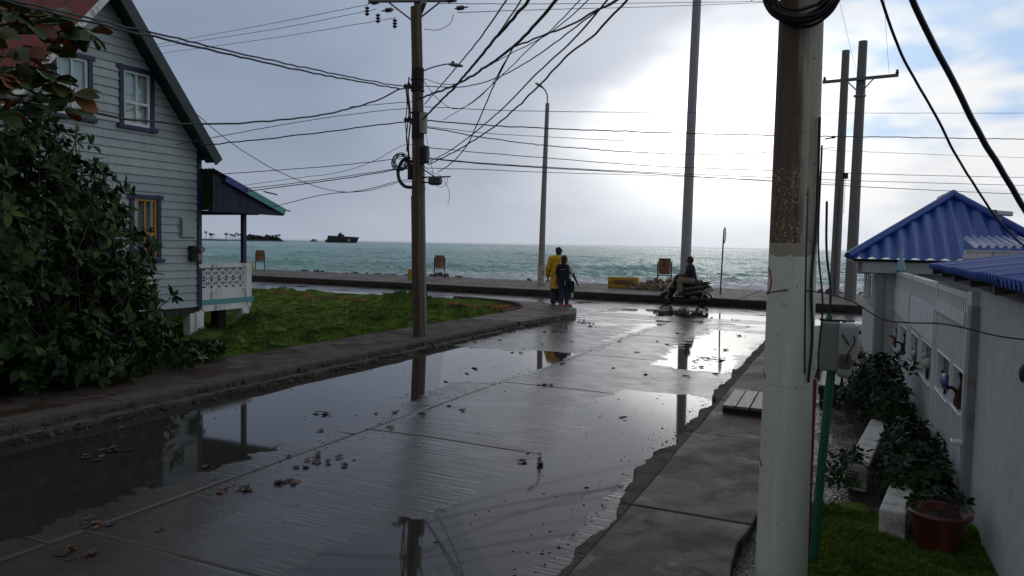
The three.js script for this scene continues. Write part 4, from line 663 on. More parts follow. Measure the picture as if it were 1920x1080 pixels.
{ // ornaments in the openings
  const put = (u, y) => { const c = Math.cos(FA), s = Math.sin(FA); return [FO[0] - s * u - 0.02 * c, y, FO[2] - c * u]; };
  const fish = (name, label, pos, col, kind) => {
    const t = thing(name, label, 'ornament', pos, FA, 'ornaments in the fence openings');
    if (kind === 0) { part('body', ell(0.035, 0.07, 0.13, 0, 0.12, 0), M(col, 0.4), t); part('tail', muv(extrude(poly([[0, 0], [0.09, 0.06], [0.07, 0], [0.09, -0.06]]), 0.02).rotateY(Math.PI / 2).translate(-0.01, 0.13, -0.11)), M(col, 0.4), t); part('stand', bar([0, 0, 0], [0, 0.08, 0], 0.01), mDark, t); }
    if (kind === 1) { part('body', ell(0.05, 0.06, 0.09, 0, 0.16, 0), M(col, 0.6), t); part('head', ell(0.035, 0.04, 0.04, -0.02, 0.23, -0.05), M(col, 0.6), t); for (const z of [-0.04, 0.04]) part('leg', bar([0, 0, z], [0, 0.14, z], 0.012), mDarkWood, t); }
    if (kind === 2) { part('stem', tube([[0, 0, 0], [-0.02, 0.1, 0.03], [0.02, 0.2, -0.02], [0, 0.28, 0.02]], 0.02, 20, 7), M(col, 0.8), t); part('branch', tube([[-0.02, 0.12, 0.02], [-0.06, 0.17, 0.09], [-0.10, 0.18, 0.14]], 0.014, 12, 6), M(col, 0.8), t); part('knot', ell(0.045, 0.05, 0.05, 0, 0.05, 0), M(col, 0.8), t); }
    return t;
  };
  fish('driftwood_figure', 'brown driftwood ornament in the fence opening nearest the wall', put(0.52, 0.772), [0.06, 0.038, 0.022], 2);
  fish('fish_ornament', 'blue fish-shaped ornament in a fence opening', put(1.32, 0.742), [0.03, 0.06, 0.22], 0);
  fish('bird_ornament', 'pale bird-shaped ornament on thin legs in a fence opening', put(2.6, 0.682), [0.40, 0.38, 0.34], 1);
  fish('fish_ornament', 'dark grey fish-shaped ornament in a fence opening', put(3.85, 0.642), [0.07, 0.08, 0.09], 0);
  fish('driftwood_figure', 'dark upright driftwood ornament in a fence opening', put(5.25, 0.602), [0.035, 0.03, 0.026], 2);
  fish('driftwood_figure', 'reddish driftwood ornament in the fence opening nearest the hut', put(6.55, 0.552), [0.13, 0.05, 0.03], 2);
  const bt = thing('plastic_bottle', 'pale blue bottle standing upside down on the fence rail by the hut', 'bottle', put(6.3, TOPF()), FA);
  part('body', lathe([[0, 0], [0.075, 0.0], [0.07, 0.05], [0.045, 0.16], [0.028, 0.2], [0.025, 0.30], [0, 0.30]], 14), M([0.22, 0.40, 0.48], 0.25, { clearcoat: 0.3 }), bt);
  part('cap', cyl(0.028, 0.028, 0.03, 0, 0.3, 0, 12), M([0.4, 0.5, 0.55], 0.4), bt);
}
function TOPF() { return 1.705; }
{ // plastered wall towards the viewer, with the canopy over it
  const w = thing('yard_wall', 'smooth white plastered wall at the right edge under the blue canopy', 'wall', FO, FA);
  part('wall_face', rbox(0.16, 1.78, 9.0, 0.012, 0.08, 0.87, 4.5), mWall, w);
  part('pilaster', rbox(0.12, 1.62, 0.14, 0.01, 0.0, 0.81, -0.03), M([0.30, 0.315, 0.31], 0.8, { map: rep(T.stain, 1) }), w);
  part('drain_spout', rbox(0.12, 0.03, 0.10, 0.008, -0.07, 0.60, -0.05), M([0.66, 0.68, 0.68], 0.4), w);
  const la = thing('wall_ornament', 'dark carved ornament hanging on the white wall under the canopy', 'ornament', [0.88, 1.42, -4.95], FA);
  part('back_plate', rbox(0.05, 0.34, 0.26, 0.015, 0, 0.08, 0), mDark, la); part('carving', merge([ell(0.05, 0.07, 0.05, -0.03, -0.08, -0.06, 10, 8), ell(0.05, 0.07, 0.05, -0.03, -0.08, 0.07, 10, 8), ell(0.04, 0.04, 0.05, -0.03, 0.06, 0, 10, 8)]), M([0.03, 0.028, 0.026], 0.6), la);
  const c = thing('corrugated_canopy', 'near blue corrugated canopy over the white wall at right', 'canopy', [0.60, 1.84, -9.0], 0);
  const mt = Math.atan(0.15);
  for (let k = 0; k < 10; k++) { // sheets side by side along the wall, falling towards the road
    const g = corrugated(0.80, 1.9, 0.115, 0.026).translate(0, 0.95, 0.028 + 0.006 * (k % 2)).rotateX(-Math.PI / 2).rotateY(-Math.PI / 2); // length now towards +x, waves along z
    part('roof_sheet', g.rotateZ(mt).translate(0, 0, 0.38 + 0.76 * k), mBlue, c);
  }
  part('edge_beam', box(0.06, 0.09, 7.6, 0.16, -0.04, 3.8), M([0.05, 0.045, 0.042], 0.8), c); part('edge_beam', box(0.06, 0.09, 7.6, 1.2, 0.09, 3.8), M([0.05, 0.045, 0.042], 0.8), c);
  for (let k = 0; k < 8; k++) part('rafter', box(1.8, 0.05, 0.05, 0.92, 0, 0).rotateZ(mt).translate(0, -0.035, 0.2 + k * 1.02), M([0.05, 0.045, 0.042], 0.8), c);
  const d = thing('corrugated_canopy', 'farther blue corrugated canopy with white gutter before the hut', 'canopy', [1.10, 1.96, -11.0], 0);
  for (let k = 0; k < 3; k++) part('roof_sheet', corrugated(0.95, 1.5, 0.09, 0.02).translate(0, 0.75, 0.03).rotateX(-Math.PI / 2).rotateX(0.10).translate(0.60 + 0.92 * k, 0.10, -0.02), mBlue, d);
  part('gutter', rbox(2.9, 0.11, 0.12, 0.02, 1.45, 0.02, 0.06), mFence, d); part('gutter_lip', box(2.9, 0.015, 0.02, 1.45, 0.078, 0.125), M([0.66, 0.68, 0.68], 0.4), d);
  for (const x of [0.3, 1.3, 2.3]) part('gutter_strap', box(0.02, 0.12, 0.13, x, 0.02, 0.062), mFence2, d);
  for (const x of [0.35, 2.6]) part('canopy_post', box(0.07, 1.9, 0.07, x, -0.98, -0.1), mFence2, d);
}
{ // hut
  const t = thing('kiosk_hut', 'small white hut with blue corrugated hip roof near the sea road', 'hut', [1.22, 0, -13.3], FA);
  const EV = 1.90;
  part('wall_front', box(2.1, 1.72, 0.1, 0.05, 0.86, -0.12), mWall, t);
  const side = part('wall_side', box(0.1, 1.66, 4.0, -1.02, 0.84, -2.18), mWall, t); side.userData.label = 'road-facing side wall of the hut with two small windows';
  part('wall_back', box(2.0, 1.66, 0.1, 0, 0.84, -4.15), mWall, t); part('wall_side', box(0.1, 1.66, 4.0, 1.08, 0.84, -2.18), mWall, t);
  part('corner_post', rbox(0.11, 1.70, 0.11, 0.01, -1.0, 0.85, -0.05), M([0.28, 0.29, 0.30], 0.7), t);
  for (const z of [-0.9, -2.5]) { const w = part('window', merge([box(0.03, 0.04, 0.85, -1.08, 1.62, z), box(0.03, 0.42, 0.04, -1.08, 1.40, z - 0.42), box(0.03, 0.42, 0.04, -1.08, 1.40, z + 0.42), box(0.10, 0.03, 0.95, -1.11, 1.17, z)]), M([0.66, 0.68, 0.68], 0.4), t); part('pane', box(0.01, 0.40, 0.8, -1.075, 1.40, z), M([0.05, 0.06, 0.07], 0.1), w); }
  part('eaves_beam', rbox(2.62, 0.17, 0.14, 0.01, 0.03, 1.755, 0.02), mWall, t);
  part('eaves_beam_end', merge([rbox(0.20, 0.20, 0.16, 0.01, -1.24, 1.75, -0.08)]), mFence2, t); part('drain_hole', cyl(0.035, 0.035, 0.02, 0, 0, 0, 14).rotateX(Math.PI / 2).translate(-1.24, 1.755, 0.005), mDark, t);
  // hip roof: four corrugated slopes, caps on the hips and the ridge
  const A = [-1.47, EV, 0.2], PX = 0.13, H2 = 2.97 - EV, z0 = 0.2, zP = -1.5, zQ = -3.1, z1 = -4.6;
  const slopeSheet = (n, at, nrm, pit, amp) => { const pos = []; const P = (i) => { const [b, t, u] = at(i / n), k = amp * Math.sin(u / pit * 2 * Math.PI); return [b, t].map((q) => q.map((v, c) => v + nrm[c] * k)); }; for (let i = 0; i < n; i++) { const [a, b] = P(i), [c, d] = P(i + 1); pos.push(...a, ...c, ...d, ...a, ...d, ...b); } const g = new THREE.BufferGeometry(); g.setAttribute('position', new THREE.Float32BufferAttribute(pos, 3)); g.computeVertexNormals(); return muv(toCreasedNormals(mergeVertices(g), 1.3)); };
  const nf = Math.hypot(H2, z0 - zP), tri = (zb, zt) => (f) => { const x = lerp(-1.47, 1.47, f), k = x < PX ? (x + 1.47) / (PX + 1.47) : (1.47 - x) / (1.47 - PX); return [[x, EV, zb], [x, EV + k * H2, lerp(zb, zt, k)], x]; };
  part('roof_slope', slopeSheet(240, tri(z0, zP), [0, (z0 - zP) / nf, H2 / nf], 0.20, 0.022), mBlue, t);
  part('roof_slope', slopeSheet(160, tri(z1, zQ), [0, 0.8, -0.6], 0.20, 0.022), mBlue, t);
  const side4 = (sx) => (f) => { const z = lerp(z0, z1, f), k = z > zP ? (z0 - z) / (z0 - zP) : z < zQ ? (z - z1) / (zQ - z1) : 1; return [[sx * 1.47, EV, z], [lerp(sx * 1.47, PX, k), EV + k * H2, z], z]; };
  for (const sx of [-1, 1]) part('roof_slope', slopeSheet(360, side4(sx), [sx * 0.59, 0.81, 0], 0.20, 0.022), mBlue, t);
  const pk = [PX, EV + H2 + 0.035, zP];
  for (const sx of [-1, 1]) part('hip_cap', bar([sx * 1.49, EV + 0.03, z0 + 0.02], pk, 0.062, 10), mBlue, t);
  part('ridge_cap', bar(pk, [PX, EV + H2 + 0.035, zQ], 0.07, 10), mBlueDk, t); part('ridge_cap', rbox(0.34, 0.05, 0.5, 0.02, PX, EV + H2 + 0.0, zP - 0.25), mBlueDk, t);
  part('soffit', box(2.8, 0.02, 4.5, 0, EV - 0.06, -2.2), mFence2, t);
  const cam = thing('security_camera', 'small white camera on the right hip of the hut roof', 'camera', [1.86, 2.53, -13.8], 0.2);
  part('housing', rbox(0.22, 0.075, 0.09, 0.02, 0.04, 0.10, 0, 0, -0.08), M([0.62, 0.64, 0.64], 0.4), cam); part('bracket', merge([bar([-0.02, -0.04, 0], [0.0, 0.09, 0], 0.015), box(0.05, 0.05, 0.06, -0.1, 0.13, 0)]), mGalv, cam);
}
{ // meter box on its green pipe beside the foreground pole
  const t = thing('meter_post', 'grey electricity meter box on a green pipe behind the foreground pole', 'meter box', [-0.20, 0.0, -5.02]);
  part('pipe', taper([[-0.02, 0, 0], [0.0, 0.6, 0], [0.035, 1.27, 0]], 0.026, 0.026, 12, 12), M([0.015, 0.15, 0.09], 0.45, { map: rep(T.streak, 3, 3) }), t);
  const b = part('box', rbox(0.105, 0.30, 0.14, 0.014, 0.02, 1.42, 0.0), M([0.23, 0.26, 0.26], 0.45, { map: rep(T.streak, 2) }), t);
  part('cover', merge([rbox(0.115, 0.24, 0.12, 0.03, 0.12, 1.45, 0.02), rbox(0.09, 0.13, 0.11, 0.035, 0.105, 1.30, 0.02)]), M([0.36, 0.37, 0.36], 0.25, { clearcoat: 0.4 }), b);
  part('meter_face', rbox(0.07, 0.09, 0.02, 0.008, 0.11, 1.34, 0.075), M([0.10, 0.08, 0.07], 0.3), b);
  part('gland', cyl(0.018, 0.018, 0.05, 0.01, 1.56, 0, 10), M([0.02, 0.16, 0.11], 0.5), b); part('top_plate', rbox(0.15, 0.012, 0.12, 0.004, 0.03, 1.578, -0.04), mBlack, b);
  part('lead', tube([[0.15, 1.5, 0.085], [0.16, 1.46, 0.09], [0.13, 1.4, 0.095], [0.115, 1.33, 0.09]], 0.004, 16, 5), mBlack, b); part('lead', tube([[0.09, 1.5, 0.085], [0.11, 1.47, 0.09], [0.13, 1.44, 0.09]], 0.005, 12, 5), mBlack, b);
  part('lead_in', tube([[0.01, 1.6, 0], [0.012, 1.75, 0.02], [-0.02, 2.0, 0.03], [-0.03, 2.3, 0.05]], 0.007, 24), mCable, t);
}
{ // wooden covers and pallets
  const mPlank = [0, 1, 2].map((i) => M([0.24 - 0.03 * i, 0.22 - 0.03 * i, 0.20 - 0.03 * i], 0.42, { map: rep(T.wood, 1.2), bumpMap: rep(T.wood, 1.2), bumpScale: 0.008 }));
  const a = thing('plank_cover', 'three wet boards nailed as a cover on the right pavement', 'pallet', [-1.21, 0.125, -9.35], 0.03);
  for (const x of [-0.155, -0.005, 0.15]) part('plank', rbox(0.142, 0.035, 1.08, 0.006, x, 0.075, 0.01 * x), mPlank[Math.abs(Math.round(x * 10)) % 3], a); for (const z of [-0.42, 0.45]) part('bearer', box(0.46, 0.055, 0.09, 0, 0.028, z), mDarkWood, a);
  const b = thing('timber_pallet', 'pale slatted timber pallet beside the planting bed', 'pallet', [-0.10, 0.04, -11.2], 0.02);
  for (let i = 0; i < 6; i++) part('plank', rbox(0.105, 0.03, 2.0, 0.005, -0.33 + 0.135 * i, 0.265, 0.02 * (i % 2)), mPlank[i % 3], b); for (const z of [-0.9, 0, 0.9]) part('bearer', box(0.80, 0.10, 0.10, 0, 0.198, z), mDarkWood, b); for (const [x, z] of [[-0.33, -0.9], [0.33, -0.9], [-0.33, 0.9], [0.33, 0.9], [0, 0.9]]) part('block', box(0.1, 0.15, 0.12, x, 0.073, z), mDarkWood, b);
  solo('loose_plank', rbox(0.7, 0.05, 0.16, 0.01, 0.15, 0.145, -19.2, 0.15), mDarkWood, 'single dark plank lying on the corner pavement before the hut', 'plank');
}
{ // white edging of the bed
  const mEdge = M([0.56, 0.56, 0.53], 0.7, { map: rep(T.stain, 1.1), bumpMap: rep(T.bump, 2), bumpScale: 0.008 });
  const e = (x, z, l, ry, label) => solo('bed_edging', rbox(0.17, 0.22, l, 0.02, 0, 0.11, 0), mEdge, label, 'edging', 'white blocks edging the bed').position.set(x, 0.03, z) && scene.children[scene.children.length - 1].rotateY(ry);
  e(0.10, -7.75, 2.0, -0.10, 'long white concrete edging beside the wet mud'); e(0.28, -6.05, 0.75, -0.12, 'short white concrete edging block left of the red pot');
  const p = thing('flower_pot', 'round terracotta-red pot standing against the white wall', 'pot', [0.50, 0.07, -5.62]);
  const mPot = M([0.15, 0.040, 0.028], 0.45, { map: rep(T.stain, 1.5) });
  part('bowl', lathe([[0, 0.0], [0.125, 0.0], [0.135, 0.02], [0.165, 0.20], [0.175, 0.235], [0.160, 0.235], [0.145, 0.20], [0, 0.19]], 32), mPot, p); part('rim', new THREE.TorusGeometry(0.182, 0.016, 8, 36).rotateX(Math.PI / 2).translate(0, 0.235, 0), mPot, p); part('soil', cyl(0.15, 0.15, 0.01, 0, 0.19, 0, 24), mSoil, p);
}

// ---------- plants ----------
function leafPts(w = 0.5, fold = 0.25, droop = 0.25, shape = 0) { // unit leaf along +z, up +y: rows of left, mid, right
  const rows = [0, 0.3, 0.68, 1].map((t) => { const hw = w * 0.5 * (shape ? [0.12, 0.62, 1.0, 0.28][Math.round(t * 3.2)] ?? 0.28 : [0.10, 0.95, 0.85, 0.04][Math.round(t * 3.2)] ?? 0.04), y = -droop * t * t; return [[-hw, y + hw * fold, t], [0, y, t], [hw, y + hw * fold, t]]; });
  const tri = []; for (let i = 0; i < 3; i++) for (const [a, b] of [[0, 1], [1, 2]]) tri.push(rows[i][a], rows[i + 1][a], rows[i + 1][b], rows[i][a], rows[i + 1][b], rows[i][b]);
  return tri;
}
const leafGeo = (pts) => { const g = new THREE.BufferGeometry(); g.setAttribute('position', new THREE.Float32BufferAttribute(pts.flat(), 3)); g.setAttribute('uv', new THREE.Float32BufferAttribute(pts.flatMap((p) => [p[0] + 0.5, p[2]]), 2)); const m = mergeVertices(g); m.computeVertexNormals(); return m; };
const mLeaf = M([1, 1, 1], 0.5, { vertexColors: true, transmission: 0.35, thickness: 0, side: THREE.DoubleSide, specularIntensity: 0.3 });
function cloud(leaves, variants) { // one mesh of many leaves; leaf: {p, q, s, c}
  const pos = new Float32Array(leaves.length * 36 * 3), nor = new Float32Array(pos.length), col = new Float32Array(pos.length), v = V(0, 0, 0), a = V(0, 0, 0), b = V(0, 0, 0); let o = 0;
  for (const L of leaves) { const pts = variants[L.k % variants.length], w = pts.map((p) => v.set(...p).multiplyScalar(L.s).applyQuaternion(L.q).add(L.p).toArray());
    for (let i = 0; i < 36; i += 3) { a.set(w[i + 1][0] - w[i][0], w[i + 1][1] - w[i][1], w[i + 1][2] - w[i][2]); b.set(w[i + 2][0] - w[i][0], w[i + 2][1] - w[i][1], w[i + 2][2] - w[i][2]); a.cross(b).normalize(); for (let k = 0; k < 3; k++) { pos.set(w[i + k], o); nor.set([a.x, a.y, a.z], o); col.set(L.c, o); o += 3; } } }
  const g = new THREE.BufferGeometry(); g.setAttribute('position', new THREE.BufferAttribute(pos, 3)); g.setAttribute('normal', new THREE.BufferAttribute(nor, 3)); g.setAttribute('color', new THREE.BufferAttribute(col, 3)); return g;
}
function sprays(lumps, n, per, size, cols, seed, up = 0.4) { // rosettes of leaves on twig tips, spread through lumpy volumes
  const r = rng(seed), out = [], tw = [], tot = lumps.reduce((s, l) => s + l[3] * l[4] * l[5], 0);
  for (const [cx, cy, cz, rx, ry, rz] of lumps) for (let i = 0, N = Math.round(n * rx * ry * rz / tot); i < N; i++) {
    const th = r() * 2 * Math.PI, ph = Math.acos(2 * r() - 1), d = V(Math.sin(ph) * Math.cos(th), Math.cos(ph), Math.sin(ph) * Math.sin(th)), rad = Math.pow(0.25 + 0.75 * r(), 0.45) * (1 + 0.28 * n3(d.x * 2.2 + cx, d.y * 2.2 + cy, d.z * 2.2 + cz));
    const p = V(cx + d.x * rx * rad, cy + d.y * ry * rad, cz + d.z * rz * rad); if (p.y < 0.12) continue; if (n3(p.x * 1.7, p.y * 1.7, p.z * 1.7) < -0.42) continue; // gaps
    const out_ = d.clone().add(V(0, up, 0)).add(V(r() - 0.5, r() - 0.5, r() - 0.5)).normalize(); tw.push([p, out_]);
    const m = Math.round(per * (0.6 + 0.8 * r())), tone = r();
    for (let k = 0; k < m; k++) { const f = out_.clone().applyAxisAngle(V(d.z, 0, -d.x).normalize(), 0.5 + r()).applyAxisAngle(out_, k / m * 6.28 + r()); const m4 = new THREE.Matrix4().lookAt(V(0, 0, 0), f.clone().negate(), out_); const q = new THREE.Quaternion().setFromRotationMatrix(m4); const c = cols[Math.floor(Math.pow(r(), 1.3) * cols.length)]; const t = 0.75 + 0.5 * tone * r();
      out.push({ p: p.clone().addScaledVector(f, 0.02), q, s: size * (0.45 + 1.0 * r()), k: Math.floor(r() * 4), c: [c[0] * t, c[1] * t, c[2] * t] }); }
  }
  return [out, tw];
}
const camP = V(0, 2, 0);
function plant(t, lumps, n, per, size, cols, seed, roots, opt = {}) { // foliage + the nearest leaves as parts + stems
  const [L, tw] = sprays(lumps, n, per, size, cols, seed, opt.up); const vs = opt.variants ?? [leafPts(0.5), leafPts(0.6, 0.2, 0.35), leafPts(0.45, 0.4, 0.15), leafPts(0.55, 0.1, 0.5)];
  const o = t.position; L.sort((a, b) => a.p.clone().add(o).distanceTo(camP) - b.p.clone().add(o).distanceTo(camP)); // nearest first
  const np = opt.parts ?? 0, gs = vs.map(leafGeo), mats = cols.map((c) => M(c, 0.5, { transmission: 0.2, thickness: 0, side: THREE.DoubleSide, specularIntensity: 0.3 })); const stepN = 3;
  const own = []; const rest = []; L.forEach((l, i) => (own.length < np && i % stepN === 0 ? own : rest).push(l));
  const crown = part('foliage', cloud(rest, vs), mLeaf, t); crown.userData.kind = 'stuff';
  own.forEach((l, i) => { const m = part('leaf', gs[l.k], mats[i % mats.length], t); m.position.copy(l.p); m.quaternion.copy(l.q); m.scale.setScalar(l.s); });
  const r = rng(seed + 1), bs = []; for (const [i, [p]] of tw.entries()) if (i % (opt.twigEvery ?? 6) === 0) { const b = roots[Math.floor(r() * roots.length)], m = V(lerp(b[0], p.x, 0.55) + 0.15 * (r() - 0.5), lerp(b[1], p.y, 0.45), lerp(b[2], p.z, 0.55) + 0.15 * (r() - 0.5)); bs.push(tube([b, m.toArray(), p.toArray()], opt.twig ?? 0.008, 6, 4)); }
  if (bs.length) part('stems', merge(bs), M([0.05, 0.04, 0.03], 0.85), t).userData.kind = 'stuff';
  return t;
}
const dkGreen = [[0.024, 0.058, 0.014], [0.034, 0.074, 0.018], [0.050, 0.098, 0.022], [0.018, 0.044, 0.013], [0.085, 0.125, 0.030]];
{
  const t = thing('large_shrub', 'large dense dark green shrub in front of the house', 'shrub', [-9.4, 0.1, -6.6]);
  plant(t, [[0.0, 0.9, 0.3, 1.0, 1.0, 1.4], [-0.35, 2.0, 0.4, 0.95, 1.05, 1.2], [0.05, 0.7, -0.5, 0.75, 0.75, 0.65], [-0.5, 2.9, 0.5, 0.8, 0.7, 0.9], [0.35, 0.45, 0.7, 0.9, 0.5, 1.4], [-0.30, 1.6, -0.5, 0.6, 0.7, 0.55], [-0.12, 1.5, -0.85, 0.5, 0.6, 0.42], [0.2, 1.6, 1.6, 1.0, 1.3, 1.0], [-0.2, 2.35, -0.35, 0.55, 0.5, 0.5]], 3600, 7, 0.118, dkGreen, 11, [[0, 0, 0], [0.2, 0, 0.6], [-0.3, 0, -0.4], [0.1, 0, 1.3]], { parts: 260, twigEvery: 5, twig: 0.009 });
}
{ // sea almond: big leaves in whorls at the ends of level branches, some turned red
  const t = thing('almond_tree', 'tree with large green and reddening leaves in the upper left corner', 'tree', [-9.3, 0.1, -3.7]);
  const bark = M([0.09, 0.075, 0.06], 0.9, { map: rep(T.streak, 1), bumpMap: rep(T.bump, 3), bumpScale: 0.02 });
  part('trunk', taper([[0, 0, 0], [0.05, 1.6, 0.05], [-0.05, 3.2, -0.1], [0, 5.6, -0.1]], 0.13, 0.05, 12, 14), bark, t);
  const big = [leafPts(0.68, 0.18, 0.25, 1), leafPts(0.74, 0.1, 0.4, 1), leafPts(0.6, 0.3, 0.15, 1)].map(leafGeo);
  const cs = [[0.045, 0.085, 0.020], [0.035, 0.070, 0.018], [0.060, 0.095, 0.022], [0.075, 0.085, 0.02], [0.20, 0.045, 0.015], [0.13, 0.035, 0.02], [0.24, 0.085, 0.015]].map((c) => M(c, 0.45, { transmission: 0.3, thickness: 0, side: THREE.DoubleSide }));
  const r = rng(23);
  for (const [tip, base, h0] of ALMOND()) {
    const e = V(...tip).sub(V(-9.3, 0.1, -3.7)), mid = [lerp(base[0], e.x, 0.5), lerp(base[1], e.y, 0.62) + 0.05, lerp(base[2], e.z, 0.5)];
    part('branch', tube([base, mid, e.toArray()], 0.016, 16, 6), bark, t);
    for (let k = 0; k < h0; k++) { const a = k / h0 * 6.28 * 2 + r(), f = V(Math.cos(a), 0.9 * (r() - 0.55), Math.sin(a)).normalize(), q = new THREE.Quaternion().setFromRotationMatrix(new THREE.Matrix4().lookAt(V(0, 0, 0), f.clone().negate(), V(1.6 * (r() - 0.35), 0.8, 1.8 * (r() - 0.35)))); const ci = r() < 0.76 ? Math.floor(r() * 4) : 4 + Math.floor(r() * 3);
      const m = part('leaf', big[k % 3], cs[ci], t); m.position.copy(e).addScaledVector(f, 0.03).add(V(0, 0.03 * (r() - 0.5), 0)); m.quaternion.copy(q); m.scale.setScalar(0.17 + 0.10 * r()); }
  }
}
function ALMOND() { // branch tips in the world, where they leave the trunk, leaves per whorl
  const B = (h) => [0, h, -0.05];
  return [
    [[-7.24, 3.99, -4.64], B(3.5), 15],
    [[-7.26, 4.00, -4.97], B(3.5), 15],
    [[-7.29, 4.07, -5.28], B(3.6), 11],
    [[-7.13, 3.68, -4.44], B(3.2), 14],
    [[-7.09, 3.39, -4.32], B(2.9), 14],
    [[-7.32, 3.52, -4.89], B(3.0), 12],
    [[-7.38, 3.43, -5.15], B(2.9), 13],
    [[-7.32, 3.61, -4.71], B(3.1), 14],
    [[-7.32, 4.14, -4.88], B(3.6), 9],
    [[-7.08, 3.77, -4.14], B(3.3), 13],
    [[-7.08, 3.40, -4.13], B(2.9), 13],
    [[-7.35, 3.28, -4.65], B(2.8), 13],
    [[-7.34, 3.26, -5.03], B(2.8), 7],
    [[-7.23, 4.06, -4.47], B(3.6), 11],
    [[-7.35, 3.80, -4.84], B(3.3), 12],
    [[-7.22, 3.09, -4.30], B(2.6), 13],
  ];
}
// bed by the fence
const bedCols = [[0.026, 0.058, 0.018], [0.036, 0.072, 0.022], [0.020, 0.044, 0.016], [0.055, 0.075, 0.045]];
plant(thing('bed_shrub', 'tall bushy shrub at the far end of the fence bed', 'shrub', [0.22, 0.05, -9.5]), [[0, 0.40, 0, 0.32, 0.42, 0.6], [0.05, 0.28, 0.5, 0.26, 0.28, 0.4], [-0.30, 0.16, -0.3, 0.25, 0.18, 0.5]], 650, 7, 0.068, bedCols, 31, [[0, 0, 0], [-0.1, 0, 0.3]], { parts: 90, twig: 0.005 });
plant(thing('bed_shrub', 'low sprawling shrub spilling over the white edging', 'shrub', [0.30, 0.05, -7.2]), [[0.13, 0.22, -0.15, 0.22, 0.24, 0.85], [-0.22, 0.16, 0.55, 0.30, 0.16, 0.38], [0.12, 0.22, 0.6, 0.25, 0.20, 0.5]], 800, 7, 0.055, bedCols, 33, [[0, 0, 0], [0, 0, 0.5]], { parts: 110, twig: 0.004 });
plant(thing('pot_plant', 'leafy plant growing in the red pot', 'plant', [0.50, 0.25, -5.62]), [[0, 0.08, 0, 0.20, 0.10, 0.20]], 90, 7, 0.055, bedCols, 35, [[0, 0, 0]], { parts: 60, twig: 0.003, twigEvery: 4 });
// lawn
const LAWN_FAR = (x) => x > -12.8 ? -22.62 + 0.10 * (x + 12.8) ** 1 * 0.9 + 0 : -22.7 + 0.06 * (-12.8 - x);
function lawnIn(x, z) { // metres inside the lawn
  let d = Math.min(-8.98 - x, z + 22.6 - Math.max(0, -14 - x) * 0.06);
  if (z < -17.5 && x > -13) { const cx = -12.6, cz = -19.1, rr = Math.hypot((x - cx) / 3.58, (z - cz) / 3.55); d = Math.min(d, (1 - rr) * 3.3); }
  return d;
}
const dirt = (x, z) => sst(0.05, 0.35, 1 - Math.hypot((x + 10.5) / 1.9, (z + 20.6) / 1.3) + 0.5 * fbm(x * 0.9, 3, z * 0.9, 3)) + 0.8 * sst(0.1, 0.4, 1 - Math.hypot((x + 16.5) / 3.2, (z + 20.6) / 1.0) + 0.5 * fbm(x * 0.9, 5, z * 0.9, 3));
function lawnH(x, z) {
  const e = lawnIn(x, z); let h = 0.085 + 0.05 * fbm(x * 0.35, 2, z * 0.35, 3);
  const k = fbm(x * 1.5, 9, z * 1.9, 3), dens = 0.35 + 0.65 * sst(-0.2, 0.45, fbm(x * 0.3 + 4, 1, z * 0.3, 2)); h += 0.15 * dens * sst(0.02, 0.42, k);
  for (const [mx, mz, mr, mh] of HUMPS) { const q = 1 - ((x - mx) ** 2 + (z - mz) ** 2) / (mr * mr); if (q > 0) h += 1.1 * mh * Math.pow(q, 0.6) * (0.85 + 0.3 * n3(x * 4, 5, z * 4)); }
  h *= 1 - 0.45 * clamp(dirt(x, z));
  return e > 0 ? lerp(0.12, h, sst(0, 0.5, e)) : 0.12 - 0.5 * sst(0, 0.12, -e);
}
const HUMPS = [[-10.6, -15.0, 0.42, 0.22], [-11.05, -15.15, 0.4, 0.16], [-10.2, -14.6, 0.4, 0.18], [-9.75, -14.9, 0.35, 0.2], [-9.35, -14.6, 0.3, 0.14], [-12.2, -18.6, 0.75, 0.34], [-11.5, -18.8, 0.5, 0.28], [-11.1, -18.0, 0.5, 0.15], [-12.5, -16.9, 0.4, 0.18], [-11.5, -12.0, 0.5, 0.26], [-11.2, -11.6, 0.4, 0.22], [-11.9, -12.3, 0.4, 0.2], [-11.6, -10.9, 0.35, 0.12], [-10.4, -10.2, 0.3, 0.2], [-9.9, -9.7, 0.3, 0.22], [-9.6, -10.1, 0.25, 0.12], [-10.2, -17.2, 0.35, 0.16], [-9.8, -17.8, 0.3, 0.12], [-12.6, -13.6, 0.35, 0.14]];
const grassCol = (x, z) => { const d = clamp(dirt(x, z)), t = 1 + 0.35 * fbm(x * 0.8, 1, z * 0.8, 3); const k = clamp(moss(x, z)); return mix3(mix3([0.130 * t, 0.195 * t, 0.032 * t], [0.045 * t, 0.080 * t, 0.018 * t], k), [0.20 * t, 0.085 * t, 0.045 * t], d); };
function moss(x, z) { let m = 1.2 * clamp(fbm(x * 1.5, 9, z * 1.9, 3) * 1.5 - 0.15); for (const [mx, mz, mr] of HUMPS) m = Math.max(m, 1.3 - 1.25 * Math.hypot(x - mx, z - mz) / mr); return m; }
const lawn = struct('lawn', field(range(-34, -8.7, 300), range(-23.2, 2, 260), lawnH, (x, z) => grassCol(x, z)), M([1, 1, 1], 0.9, { vertexColors: true, bumpMap: rep(T.bump, 2), bumpScale: 0.03, specularIntensity: 0.2 }));
